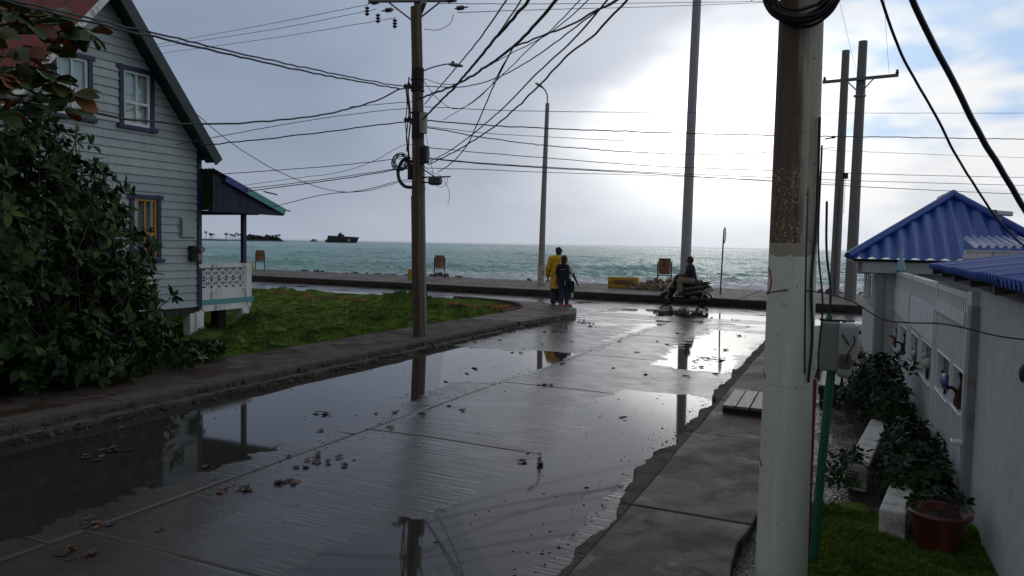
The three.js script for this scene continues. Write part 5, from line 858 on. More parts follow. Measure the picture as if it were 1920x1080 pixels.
function tufts(name, label, N, seed, place, hgt) {
  const pos = [], r0 = rng(seed); for (let b = 0; b < 7; b++) { const a = r0() * 6.28, l = 0.6 + 0.4 * r0(), o = 0.25 * r0(), w = 0.05, bx = o * Math.cos(a * 3), bz = o * Math.sin(a * 3), tx = bx + 0.45 * l * Math.cos(a), tz = bz + 0.45 * l * Math.sin(a), px = -Math.sin(a) * w, pz = Math.cos(a) * w, mx = lerp(bx, tx, 0.4), mz = lerp(bz, tz, 0.4);
    pos.push(bx - px, 0, bz - pz, bx + px, 0, bz + pz, mx + px * 0.8, l * 0.6, mz + pz * 0.8, bx - px, 0, bz - pz, mx + px * 0.8, l * 0.6, mz + pz * 0.8, mx - px * 0.8, l * 0.6, mz - pz * 0.8, mx - px * 0.8, l * 0.6, mz - pz * 0.8, mx + px * 0.8, l * 0.6, mz + pz * 0.8, tx, l, tz); }
  const g = new THREE.BufferGeometry(); g.setAttribute('position', new THREE.Float32BufferAttribute(pos, 3)); g.computeVertexNormals();
  const r = rng(seed + 1), ms = [], cs = [], q = new THREE.Quaternion(), m = new THREE.Matrix4();
  while (ms.length < N) { const s = place(r); if (!s) continue; const [x, y, z, c, k] = s, h = hgt * (0.6 + 0.8 * r()) * (k ?? 1), t = 0.7 + 0.6 * r(); q.setFromEuler(new THREE.Euler(0.3 * (r() - 0.5), r() * 6.28, 0.3 * (r() - 0.5))); ms.push(m.compose(V(x, y - 0.008, z), q, V(h * 0.9, h, h * 0.9)).clone()); cs.push(lin(c[0] * t, c[1] * t, c[2] * t)); }
  const im = new THREE.InstancedMesh(g, M([1, 1, 1], 0.7, { side: THREE.DoubleSide, specularIntensity: 0.3 }), N); ms.forEach((a, i) => { im.setMatrixAt(i, a); im.setColorAt(i, cs[i]); });
  im.name = name; im.userData = { kind: 'stuff', label, category: 'grass' }; shade(im); scene.add(im);
}
tufts('grass', 'short mossy grass in hummocks on the lawn before the house', 150000, 61, (r) => { const z = -22.6 + 15.6 * Math.pow(r(), 0.8), x = -9.0 - 13 * Math.pow(r(), 1.3); if (lawnIn(x, z) < 0.03) return null; const d = clamp(dirt(x, z)); if (r() < d * 0.6) return null; return [x, lawnH(x, z), z, grassCol(x, z), 1 + 0.3 * n3(x, 1, z)]; }, 0.042);
const yardH = (x, z) => 0.05 + 0.05 * fbm(x * 1.8, 6, z * 1.8, 3) + 0.03 * sst(0, 1, -(Math.abs(x - 0.1) - 0.5));
struct('yard_turf', field(range(-0.6, 0.95, 40), range(-6.6, 2, 160), (x, z) => yardH(x, z) - 0.12 * sst(-6.15, -6.5, z + 0.25 * fbm(x * 2, 1, z * 2, 2)) - (x < -0.45 ? 0.14 : 0), (x, z) => grassCol(x, z)), M([1, 1, 1], 0.9, { vertexColors: true, specularIntensity: 0.2 }));
tufts('yard_grass', 'dark turf on the ground behind the foreground pole', 26000, 67, (r) => { const x = -0.45 + 1.25 * r(), z = -6.2 + 3.6 * r(); return [x, yardH(x, z) - 0.01, z, grassCol(x, z)]; }, 0.05);
tufts('corner_grass', 'tuft of grass growing between hut and pavement corner', 2200, 69, (r) => { const x = -0.1 + 0.9 * r(), z = -13.6 + 0.9 * r(); return [x, 0.04, z, [0.05, 0.08, 0.018]]; }, 0.11);
// weedy plants at the foot of the shrub
for (const [x, z, s, label] of [[-8.9, -7.6, 1, 'low leafy weed at the pavement edge, right of the large shrub'], [-9.05, -8.35, 0.8, 'small leafy weed on the lawn beside the large shrub'], [-8.75, -6.5, 1.1, 'low leafy weed under the large shrub beside the pavement']])
  plant(thing('low_weed', label, 'plant', [x, 0.12, z]), [[0, 0.2 * s, 0, 0.38 * s, 0.22 * s, 0.42 * s]], 110, 6, 0.095, dkGreen, Math.round(100 - z * 10), [[0, 0, 0]], { parts: 24, twig: 0.004, twigEvery: 5 });

// ---------- promenade furniture ----------
const mRust = M([0.24, 0.105, 0.055], 0.7, { map: rep(T.stain, 1.2) });
function bin(x, z, label, s = 1) {
  const t = thing('litter_bin', label, 'bin', [x, 0.25, z], 0.3, 'litter bins along the promenade');
  const m = part('drum', lathe([[0, 0.52], [0.22, 0.52], [0.235, 0.56], [0.24, 1.12], [0.225, 1.14], [0.22, 1.12], [0.21, 0.6], [0, 0.58]], 20).scale(s, s, s), mRust, t);
  part('drum_hoop', new THREE.TorusGeometry(0.243 * s, 0.012, 5, 24).rotateX(Math.PI / 2).translate(0, 0.85 * s, 0), M([0.10, 0.045, 0.025], 0.7), m);
  for (const sx of [-1, 1]) part('leg', bar([0.27 * s * sx, 0, 0], [0.27 * s * sx, 1.02 * s, 0], 0.026, 8), mDark, t);
  part('cross_bar', bar([-0.27 * s, 0.46 * s, 0], [0.27 * s, 0.46 * s, 0], 0.02, 6), mDark, t); part('pivot', bar([-0.28 * s, 0.9 * s, 0], [0.28 * s, 0.9 * s, 0], 0.018, 6), mDark, t);
  return t;
}
bin(-32.0, -33.8, 'rust-brown litter bin right of the porch, leftmost of the three'); bin(-19.55, -33.2, 'rust-brown litter bin on legs right of the wooden pole');
bin(-8.15, -33.6, 'rust-brown litter bin standing behind the rubble heap', 1.12);
{
  const mY = M([0.46, 0.29, 0.02], 0.75, { map: rep(T.stain, 1.4), bumpMap: rep(T.bump, 3), bumpScale: 0.01 });
  const blk = (x, z, w, label, wear) => { const t = thing('concrete_block', label, 'block', [x, 0.25, z], 0.12, 'yellow concrete blocks'); part('body', rbox(w, 0.46, 0.5, 0.03, 0, 0.23, 0), mY, t); if (wear) { part('bare_patch', rbox(w * 0.62, 0.20, 0.01, 0.004, 0.05, 0.24, 0.252), M([0.17, 0.12, 0.05], 0.85, { map: rep(T.stain, 3) }), t); part('end_paint', rbox(0.012, 0.4, 0.44, 0.004, w / 2 + 0.002, 0.23, 0), M([0.50, 0.36, 0.05], 0.75, { map: rep(T.stain, 2) }), t); } };
  blk(-9.35, -31.3, 1.25, 'worn yellow concrete block on promenade between people and rubble', true); blk(-19.9, -31.6, 0.75, 'yellow concrete block half hidden by the wooden pole', false); blk(-31.9, -32.6, 0.7, 'yellow concrete block beyond the porch post', false);
}
{ // heap of rubble and coconut husks
  const r = rng(91), g = new THREE.IcosahedronGeometry(1, 1), p = g.attributes.position; for (let i = 0; i < p.count; i++) { const k = 1 + 0.3 * n3(p.getX(i) * 1.5, p.getY(i) * 1.5, p.getZ(i) * 1.5); p.setXYZ(i, p.getX(i) * k, p.getY(i) * k, p.getZ(i) * k); } g.computeVertexNormals();
  const N = 900, im = new THREE.InstancedMesh(g, M([1, 1, 1], 0.85), N), m = new THREE.Matrix4(), cs = [[0.20, 0.13, 0.075], [0.26, 0.17, 0.09], [0.13, 0.085, 0.05], [0.30, 0.21, 0.12], [0.09, 0.06, 0.04]];
  for (let i = 0; i < N; i++) { const u = r() * 2 - 1, v = r() * 2 - 1, w = r() < 0.6 ? 0 : 1, cx = w ? -6.9 : -7.9, cz = w ? -31.8 : -30.9, R = w ? 1.25 : 1.15, rr = Math.hypot(u, v); if (rr > 1) { i--; continue; } const hh = (w ? 0.7 : 0.45) * Math.pow(1 - rr, 0.8), s = 0.035 + 0.06 * r(); m.compose(V(cx + u * R, 0.25 + hh * (0.35 + 0.65 * r()), cz + v * R * 0.7), new THREE.Quaternion().setFromEuler(new THREE.Euler(r() * 6, r() * 6, r() * 6)), V(s * 1.5, s * 0.8, s)); im.setMatrixAt(i, m); im.setColorAt(i, lin(...cs[Math.floor(r() * 5)])); }
  im.name = 'rubble_heap'; im.userData = { kind: 'stuff', label: 'heap of brown rubble and husks behind the scooter', category: 'rubble' }; shade(im); scene.add(im);
}
// ---------- far away: ship, boat, island ----------
const far = (az, d, y = 0) => [Math.sin(az * D2R) * d, y, -Math.cos(az * D2R) * d];
{
  const t = thing('cargo_ship', 'dark rusty ship lying on the horizon left of the wooden pole', 'ship', far(-37.67, 1500, -0.9), 37.67 * D2R); t.scale.set(1, 1.18, 1);
  const hull = new THREE.Shape([[-31, 0], [-33, 4], [-29, 5], [-27, 11.5], [27, 9.8], [31.5, 10.4], [29, 4], [26, 0]].map(([a, b]) => new THREE.Vector2(a, b)));
  part('hull', muv(extrude(hull, 10, 1.2).translate(0, 0, -5), 0.05), M([0.028, 0.026, 0.026], 0.8), t);
  part('wheelhouse', merge([box(12, 3.2, 7, -3, 12.2, 0), box(6, 2.2, 5, -4, 14.6, 0)]), M([0.03, 0.029, 0.03], 0.8), t);
  part('mast', bar([-4, 15, 0], [-4, 18, 0], 0.5), M([0.03, 0.03, 0.03], 0.8), t);
  part('hull_patch', cyl(2.2, 2.2, 0.6, 0, 0, 0, 16).rotateX(Math.PI / 2).translate(12.5, 4.6, 6.3), M([0.42, 0.42, 0.42], 0.8), t);
  for (let i = 0; i < 9; i++) part('bollard', box(1.2, 1.3, 1.5, -23 + i * 5.4, 11.6 - i * 0.18, 3), M([0.03, 0.03, 0.03], 0.8), t);
  const b = thing('distant_boat', 'tiny hazy boat on the horizon left of the dark ship', 'boat', far(-39.7, 2600, -0.9), 39.7 * D2R); part('hull', muv(extrude(poly([[-12, 0], [-14, 4], [13, 4], [10, 0]]), 5)), M([0.12, 0.13, 0.15], 0.8), b); part('cabin', box(9, 5, 4, -3, 6, 2.5), M([0.2, 0.21, 0.23], 0.8), b); part('cabin', box(4, 8, 3, 5, 6, 2.5), M([0.2, 0.21, 0.23], 0.8), b);
}
{
  const isl = structGroup('island'); const r = rng(101), mIs = M([0.035, 0.05, 0.035], 0.95), mIs2 = M([0.028, 0.042, 0.028], 0.95, { side: THREE.DoubleSide });
  const strip = (a0, a1, d, h, name) => { const g = new THREE.SphereGeometry(1, 40, 8, 0, Math.PI * 2, 0, Math.PI / 2), w = Math.tan((a1 - a0) / 2 * D2R) * d; g.scale(w, h, 30).rotateY(-(a0 + a1) / 2 * D2R * -1 * -1); const o = far((a0 + a1) / 2, d, -0.9); part(name, g.translate(...o), mIs, isl); };
  strip(-47.9, -45.2, 1250, 2.5, 'sand_bank'); strip(-45.4, -41.6, 1500, 3.2, 'sand_bank');
  // far-off wood on the island, one mass
  const blobs = []; for (let i = 0; i < 150; i++) { const a = lerp(-44.6, -41.95, r()), o = far(a, 1500 + 14 * r(), 0), s = 1.8 + 2.2 * r(); const g = new THREE.IcosahedronGeometry(s, 0); blobs.push(g.scale(1.3, 1.2, 1.3).translate(o[0], 1.5 + 6.5 * r() * sst(-41.9, -42.6, a), o[2])); }
  const w = part('wood', merge(blobs.map((g) => { g.setAttribute('uv', new THREE.BufferAttribute(new Float32Array(g.attributes.position.count * 2), 2)); return g; })), mIs2, isl); w.userData.kind = 'stuff';
  // palms one can tell apart
  const frond = () => { const q = []; for (let k = 0; k < 18; k++) { const a = k / 18 * 6.28 + r(), L = 2.2 + 2.2 * r(), e = [Math.cos(a) * L, 2.2 - 5.4 * r(), Math.sin(a) * L], m = [e[0] * 0.5, 1.4, e[2] * 0.5], px = -Math.sin(a) * 1.1, pz = Math.cos(a) * 1.1; q.push(0, 0, 0, m[0] - px, m[1], m[2] - pz, m[0] + px, m[1], m[2] + pz, m[0] - px, m[1], m[2] - pz, ...e, m[0] + px, m[1], m[2] + pz); } const g = new THREE.BufferGeometry(); g.setAttribute('position', new THREE.Float32BufferAttribute(q, 3)); g.computeVertexNormals(); return g; };
  const F = [frond(), frond(), frond()], spots = [-47.4, -47.05, -46.75, -46.6, -45.75, -45.65, -45.45, -45.3, -45.15, -45.05, -44.9, -44.75, -44.4, -44.1, -43.8, -43.5, -43.3, -43.0, -42.8, -42.55, -42.35, -42.2, -42.1];
  spots.forEach((a, i) => { const h = (i < 4 ? 7.0 : 7.5) + 5.0 * r() - (i > 11 ? 1.2 : 0), t = thing('palm_tree', i < 4 ? 'dark palm tree on the near islet seen through the porch' : i < 12 ? 'slender palm tree standing in the gap before the island wood' : 'palm tree rising above the wood of the far island', 'palm', far(a, i < 4 ? 1250 : 1490, 0.6), 0, i < 4 ? 'palms on the near islet' : i < 12 ? 'palms in the gap' : 'palms above the island wood'); const dx = 1.6 * (r() - 0.5); part('trunk', tube([[0, 0, 0], [dx * 0.4, h * 0.5, 0], [dx, h, 0]], 0.4, 6, 5), mIs2, t); part('crown', F[i % 3], mIs2, t).position.set(dx, h, 0); });
}
// ---------- litter on the wet road ----------
const LITTER = [[-4.77,-3.43,2],[-4.41,-3.06,2],[-6.23,-4.54,2],[-6.30,-4.78,2],[-4.48,-4.45,2],[-4.50,-4.34,1],[-4.45,-5.14,1],[-4.39,-5.19,1],[-4.21,-4.80,2],[-4.35,-5.48,3],[-5.62,-6.94,2],[-5.14,-6.31,1],[-4.76,-5.39,1],[-5.16,-4.79,1],[-7.37,-6.25,1],[-7.48,-6.02,1],[-4.28,-3.58,1],[-4.64,-7.50,1],[-4.33,-7.91,1],[-4.95,-7.42,1],[-4.55,-8.00,1],[-5.63,-10.71,1],[-5.43,-9.44,1],[-5.50,-10.20,1],[-4.04,-9.94,2],[-3.69,-11.91,1],[-4.67,-11.95,2],[-2.52,-8.50,1],[-2.50,-13.91,3],[-2.46,-12.81,2],[-2.70,-13.48,1],[-3.06,-11.58,1],[-3.67,-15.50,1],[-3.95,-15.83,1],[-2.52,-17.93,2],[-2.53,-15.30,2],[-6.53,-18.65,3],[-6.09,-17.87,2],[-6.89,-19.24,2],[-6.40,-16.26,2],[-6.66,-16.08,1],[-5.89,-12.68,1],[-5.82,-13.98,1],[-7.11,-13.51,1],[-6.83,-14.11,1],[-5.73,-12.70,1],[-5.52,-14.78,1],[-5.47,-22.65,2],[-5.39,-21.08,2],[-4.58,-21.87,2],[-3.24,-21.91,2],[-2.73,-20.26,1],[-2.68,-6.29,2],[-5.09,-7.24,1],[-4.59,-6.78,1],[-4.31,-4.75,1],[-7.01,-5.41,1],[-7.27,-9.68,1],[-2.12,-12.28,1],[-2.48,-11.77,1],[-3.87,-13.99,1],[-4.66,-15.36,1],[-3.92,-17.60,1]];
{
  const r = rng(111), cols = [[0.15, 0.075, 0.038], [0.08, 0.045, 0.026], [0.05, 0.034, 0.022], [0.032, 0.025, 0.019], [0.10, 0.048, 0.032]].map((c) => M(c, 0.55, { side: THREE.DoubleSide }));
  // a dead leaf, curled along and across
  const dead = (curl, cup) => { const n = 6, m = 4, g = new THREE.PlaneGeometry(1, 1, m, n), p = g.attributes.position; for (let i = 0; i < p.count; i++) { const v = p.getY(i) + 0.5, w = Math.sin(Math.PI * Math.pow(v, 0.8)) * 0.30 + 0.02, u = p.getX(i) * 2; p.setXYZ(i, u * w, cup * u * u * w * 0.5 + curl * (v - 0.5) ** 2 * 0.6 + 0.05 * n3(u * 2, v * 4, curl * 9), v - 0.5); } g.computeVertexNormals(); return g; };
  const G = [dead(0.3, 0.5), dead(0.5, 0.9), dead(0.15, 0.7), dead(-0.2, 0.9), dead(0.6, 0.3)];
  const set = (parent, x, y, z, s) => { const m = part('leaf', G[Math.floor(r() * 5)], cols[Math.floor(r() * 5)], parent); m.position.set(x, y, z); m.rotation.set(0.25 * (r() - 0.5), r() * 6.28, 0.25 * (r() - 0.5)); m.scale.setScalar(s); };
  for (const [x, z, s] of LITTER) {
    const y = Math.max(0, roadH(x, z)) + 0.003, zone = x < -4.72 ? 'left' : 'right', near = z > -8 ? 'near' : z > -14.5 ? 'middle' : 'far';
    if (s === 1) { const t = thing('fallen_leaf', `curled brown dead leaf on the ${near} part of the ${zone} road lane`, 'leaf', [x, y, z], 0, `dead leaves, ${near} ${zone} lane`); set(t, 0, 0, 0, 0.075 + 0.06 * r()); if (r() < 0.4) set(t, 0.05, 0.01, 0.03, 0.09); }
    else { const t = thing('leaf_clump', s === 3 ? (x < -4.72 ? 'reddish clump of dead leaves near the corner where people stand' : z > -8 ? 'orange-brown clump of dead leaves in the near road lane' : 'large dark clump of leaves at the right kerb') : `wet clump of dead leaves on the ${near} part of the ${zone} road lane`, 'leaves', [x, y, z], 0, s === 3 ? undefined : `leaf clumps, ${near} ${zone} lane`); for (let k = 0; k < (s === 3 ? 16 : 7); k++) { const R = s === 3 ? 0.26 : 0.12; set(t, (r() - 0.5) * 2 * R, 0.008 * r() + 0.004 * (k % 3), (r() - 0.5) * 1.2 * R, 0.06 + 0.045 * r()); } }
  }
  // crumbs of leaf, twig and grit strewn by the rain
  const g = new THREE.IcosahedronGeometry(1, 0), N = 3200, im = new THREE.InstancedMesh(g, M([0.03, 0.022, 0.016], 0.8), N), m = new THREE.Matrix4();
  for (let i = 0; i < N; i++) { const k = r(); const z = -2 - 24 * r(), x = k < 0.35 ? -7.35 + 0.5 * r() * r() : k < 0.6 ? -1.72 - 0.4 * r() * r() : k < 0.8 ? -4.72 + 0.35 * (r() - 0.5) : -7.4 + 5.7 * r(), s = 0.004 + 0.010 * r() * r() * r(); m.compose(V(x, Math.max(0, roadH(x, z)) + s * 0.3, z), new THREE.Quaternion().setFromEuler(new THREE.Euler(0, r() * 6, 0)), V(s * (1 + 2 * r()), s * 0.5, s)); im.setMatrixAt(i, m); }
  im.name = 'road_grit'; im.userData = { kind: 'stuff', label: 'crumbs of leaf and grit strewn over the wet road', category: 'grit' }; shade(im); scene.add(im);
}

// ---------- people and scooter ----------
// surface nets over a smooth union of tapered capsules: [ax, ay, az, ra, bx, by, bz, rb]
function skin(caps, cell = 0.014, k = 0.02, flat = null) {
  const lo = [1e9, 1e9, 1e9], hi = [-1e9, -1e9, -1e9];
  for (const c of caps) for (const o of [0, 4]) for (let i = 0; i < 3; i++) { lo[i] = Math.min(lo[i], c[o + i] - c[o + 3] - 3 * cell); hi[i] = Math.max(hi[i], c[o + i] + c[o + 3] + 3 * cell); }
  const n = lo.map((l, i) => Math.ceil((hi[i] - l) / cell) + 1), F = new Float32Array(n[0] * n[1] * n[2]);
  const cap = (c, x, y, z) => { const bx = c[4] - c[0], by = c[5] - c[1], bz = c[6] - c[2], L = bx * bx + by * by + bz * bz, px = x - c[0], py = y - c[1], pz = z - c[2], t = L ? clamp((px * bx + py * by + pz * bz) / L) : 0; const dx = px - bx * t, dy = py - by * t, dz = (pz - bz * t) / (c[8] ?? 1); return Math.sqrt(dx * dx + dy * dy + dz * dz) - lerp(c[3], c[7], t); };
  const f = (x, y, z) => { let d = 1e3; for (const c of caps) { const e = cap(c, x, y, z), h = clamp(0.5 + 0.5 * (d - e) / k); d = lerp(d, e, h) - k * h * (1 - h); } return flat ? Math.max(d, flat(x, y, z)) : d; };
  let q = 0; for (let z = 0; z < n[2]; z++) for (let y = 0; y < n[1]; y++) for (let x = 0; x < n[0]; x++) F[q++] = f(lo[0] + x * cell, lo[1] + y * cell, lo[2] + z * cell);
  const at = (x, y, z) => F[(z * n[1] + y) * n[0] + x], id = new Int32Array(F.length).fill(-1), pos = [], nor = [], idx = [];
  for (let z = 0; z < n[2] - 1; z++) for (let y = 0; y < n[1] - 1; y++) for (let x = 0; x < n[0] - 1; x++) {
    let s = 0, cx = 0, cy = 0, cz = 0; const v = []; for (let i = 0; i < 8; i++) v.push(at(x + (i & 1), y + ((i >> 1) & 1), z + (i >> 2)));
    for (let i = 0; i < 8; i++) for (const b of [1, 2, 4]) if (!(i & b) && (v[i] < 0) !== (v[i | b] < 0)) { const t = v[i] / (v[i] - v[i | b]); s++; cx += (i & 1) + (b === 1 ? t : 0); cy += ((i >> 1) & 1) + (b === 2 ? t : 0); cz += (i >> 2) + (b === 4 ? t : 0); }
    if (!s) continue; const X = lo[0] + (x + cx / s) * cell, Y = lo[1] + (y + cy / s) * cell, Z = lo[2] + (z + cz / s) * cell, e = cell * 0.5; id[(z * n[1] + y) * n[0] + x] = pos.length / 3; pos.push(X, Y, Z);
    const g = V(f(X + e, Y, Z) - f(X - e, Y, Z), f(X, Y + e, Z) - f(X, Y - e, Z), f(X, Y, Z + e) - f(X, Y, Z - e)).normalize(); nor.push(g.x, g.y, g.z);
  }
  const I = (x, y, z) => id[(z * n[1] + y) * n[0] + x], quad = (a, b, c, d, s) => s ? idx.push(a, b, c, a, c, d) : idx.push(a, c, b, a, d, c);
  for (let z = 1; z < n[2] - 1; z++) for (let y = 1; y < n[1] - 1; y++) for (let x = 1; x < n[0] - 1; x++) {
    const a = at(x, y, z) < 0;
    if (a !== at(x + 1, y, z) < 0) quad(I(x, y - 1, z - 1), I(x, y, z - 1), I(x, y, z), I(x, y - 1, z), a);
    if (a !== at(x, y + 1, z) < 0) quad(I(x - 1, y, z - 1), I(x - 1, y, z), I(x, y, z), I(x, y, z - 1), a);
    if (a !== at(x, y, z + 1) < 0) quad(I(x - 1, y - 1, z), I(x, y - 1, z), I(x, y, z), I(x - 1, y, z), a);
  }
  const g = new THREE.BufferGeometry(); g.setAttribute('position', new THREE.Float32BufferAttribute(pos, 3)); g.setAttribute('normal', new THREE.Float32BufferAttribute(nor, 3)); g.setIndex(idx); return g;
}
const mSkin = M([0.085, 0.042, 0.025], 0.5), mHair = M([0.008, 0.007, 0.007], 0.7), mJeans = M([0.018, 0.028, 0.065], 0.85), mNavyCloth = M([0.010, 0.012, 0.020], 0.85), mBlackCloth = M([0.010, 0.010, 0.012], 0.85);
// head facing -z at (0,0,0) = chin level of neck top; returns capsules for skull, jaw, nose, ears, neck
const head = (x, y, z, ry = 0) => { const c = Math.cos(ry), s = Math.sin(ry), R = (a, b, d) => [x + a * c + d * s, y + b, z - a * s + d * c], K = (p, r, q, r2) => [...R(...p), r, ...R(...q), r2]; return [K([0, 0.135, 0.012], 0.088, [0, 0.12, -0.02], 0.082), K([0, 0.05, -0.04], 0.055, [0, 0.02, -0.055], 0.035), K([0, 0.09, -0.098], 0.012, [0, 0.065, -0.112], 0.017), K([-0.086, 0.09, 0.005], 0.014, [-0.088, 0.06, 0.0], 0.012), K([0.086, 0.09, 0.005], 0.014, [0.088, 0.06, 0.0], 0.012), K([0, 0.05, 0.02], 0.058, [0, -0.09, 0.03], 0.062), K([-0.02, 0.022, -0.088], 0.008, [0.02, 0.022, -0.088], 0.008), K([-0.032, 0.105, -0.085], 0.013, [0.032, 0.105, -0.085], 0.013)]; };
// hand at the wrist: dir = towards the fingers, side = towards the thumb
const hand = (w, dir, side, curl = 0.5) => { const d = V(...dir).normalize(), s = V(...side).normalize(), n = d.clone().cross(s), P = (a, b, e) => V(...w).addScaledVector(d, a).addScaledVector(s, b).addScaledVector(n, e).toArray(), o = [[...P(0, 0.008, 0), 0.024, ...P(0.075, 0.02, 0), 0.022], [...P(0, -0.01, 0), 0.022, ...P(0.07, -0.022, 0), 0.02]];
  [[0.028, 0.072], [0.009, 0.08], [-0.01, 0.075], [-0.028, 0.06]].forEach(([b, L]) => { const k1 = P(0.075 + L * 0.5, b, curl * 0.02), k2 = P(0.075 + L * (1 - 0.45 * curl), b, curl * 0.055); o.push([...P(0.07, b, 0), 0.0105, ...k1, 0.0095], [...k1, 0.0095, ...k2, 0.008]); }); const th = P(0.045, 0.05, 0.012); o.push([...P(0.012, 0.022, 0), 0.014, ...th, 0.011], [...th, 0.011, ...P(0.08, 0.052, 0.028), 0.009]); return o; };
const shoe = (x, z, m, t, turn = 0) => { const s = part('shoe', skin([[0, 0.045, 0.05, 0.042, 0, 0.04, -0.10, 0.040], [0, 0.04, -0.10, 0.040, 0, 0.032, -0.15, 0.032], [0, 0.08, 0.045, 0.042, 0, 0.10, 0.045, 0.040]], 0.012, 0.02, (a, b) => -b), m, t); s.position.set(x, 0.0, z); s.rotation.y = turn; part('sole', rbox(0.085, 0.018, 0.27, 0.008, 0, 0.009, -0.045), M([0.3, 0.3, 0.3], 0.7), s); };
{ // person in the raincoat, seen from behind, head turned to the right
  const t = thing('person', 'person in long yellow raincoat and dark cap at the pavement corner', 'person', [-8.68, 0.15, -21.97], 21.4 * D2R); t.scale.setScalar(1.05);
  const body = [...head(0.01, 1.47, -0.02, -0.75), [-0.05, 1.34, 0, 0.12, 0.05, 1.34, 0, 0.12], [0, 1.3, 0, 0.13, 0, 0.95, 0, 0.13], [-0.20, 1.38, 0, 0.06, -0.27, 1.1, 0.01, 0.048], [-0.27, 1.1, 0.01, 0.045, -0.29, 0.84, -0.05, 0.034], [0.20, 1.38, 0, 0.06, 0.25, 1.1, -0.02, 0.048], [0.25, 1.1, -0.02, 0.045, 0.22, 0.85, -0.14, 0.034], ...hand([-0.29, 0.83, -0.05], [-0.03, -1, -0.05], [0, 0, -1]), ...hand([0.22, 0.84, -0.14], [0, -1, -0.15], [-1, 0, -0.3]), [-0.1, 0.92, 0, 0.10, -0.1, 0.5, 0.0, 0.07], [-0.1, 0.5, 0, 0.06, -0.1, 0.08, 0.02, 0.045], [0.1, 0.92, 0, 0.10, 0.09, 0.5, -0.02, 0.07], [0.09, 0.5, -0.02, 0.06, 0.09, 0.08, 0.01, 0.045]];
  part('body', skin(body, 0.012, 0.025), mSkin, t);
  const coat = skin([[-0.12, 1.385, 0, 0.10, 0.12, 1.385, 0, 0.10], [0, 1.36, 0.005, 0.175, 0, 1.0, 0.01, 0.19, 0.8], [0, 1.0, 0.01, 0.19, 0, 0.42, 0.015, 0.25, 0.8], [-0.21, 1.375, 0, 0.085, -0.285, 1.1, 0.01, 0.085], [-0.285, 1.1, 0.01, 0.085, -0.30, 0.88, -0.04, 0.075], [0.21, 1.375, 0, 0.085, 0.265, 1.1, -0.02, 0.08], [0.265, 1.1, -0.02, 0.08, 0.235, 0.88, -0.13, 0.07], [0, 1.45, 0.02, 0.085, 0, 1.42, 0.02, 0.10]], 0.014, 0.03, (x, y, z) => Math.max(0.50 - y + 0.015 * Math.sin(x * 22) + (y > 0.80 && Math.abs(x) > 0.245 ? 0.36 : 0), 0) > 0 && y < 0.50 + 0.015 * Math.sin(x * 22) ? 0.50 - y : y > 1.485 ? y - 1.485 : -1);
  { const p = coat.attributes.position, n = coat.attributes.normal; for (let i = 0; i < p.count; i++) { const a = Math.atan2(p.getX(i), p.getZ(i)), y = p.getY(i), k = 0.014 * Math.sin(a * 9 + 3 * n3(a, y * 1.5, 1)) * sst(1.35, 0.6, y) + 0.007 * n3(p.getX(i) * 9, y * 5, p.getZ(i) * 9); p.setXYZ(i, p.getX(i) + n.getX(i) * k, y, p.getZ(i) + n.getZ(i) * k); } coat.computeVertexNormals(); }
  part('raincoat', coat, M([0.62, 0.36, 0.012], 0.38), t);
  part('trousers', skin([[-0.1, 0.85, 0, 0.12, -0.105, 0.45, 0.005, 0.10], [-0.105, 0.45, 0.005, 0.10, -0.11, 0.06, 0.02, 0.095], [0.1, 0.85, 0, 0.12, 0.1, 0.45, -0.01, 0.10], [0.1, 0.45, -0.01, 0.10, 0.1, 0.06, 0.01, 0.095]], 0.014, 0.03, (x, y) => 0.05 - y), M([0.022, 0.022, 0.055], 0.6), t);
  part('cap', skin([[0.01, 1.625, -0.008, 0.098, 0.01, 1.61, -0.02, 0.096], [0.075, 1.60, -0.085, 0.03, 0.125, 1.595, -0.14, 0.022], [0.045, 1.60, -0.10, 0.03, 0.105, 1.595, -0.155, 0.02]], 0.010, 0.015, (x, y) => 1.578 - y), mNavyCloth, t);
  part('hair', skin([[0.01, 1.575, 0.03, 0.085, 0.01, 1.54, 0.035, 0.07]], 0.012, 0.01), mHair, t);
  shoe(-0.11, 0.0, mBlackCloth, t, 0.1); shoe(0.10, 0.0, mBlackCloth, t, -0.1);
}
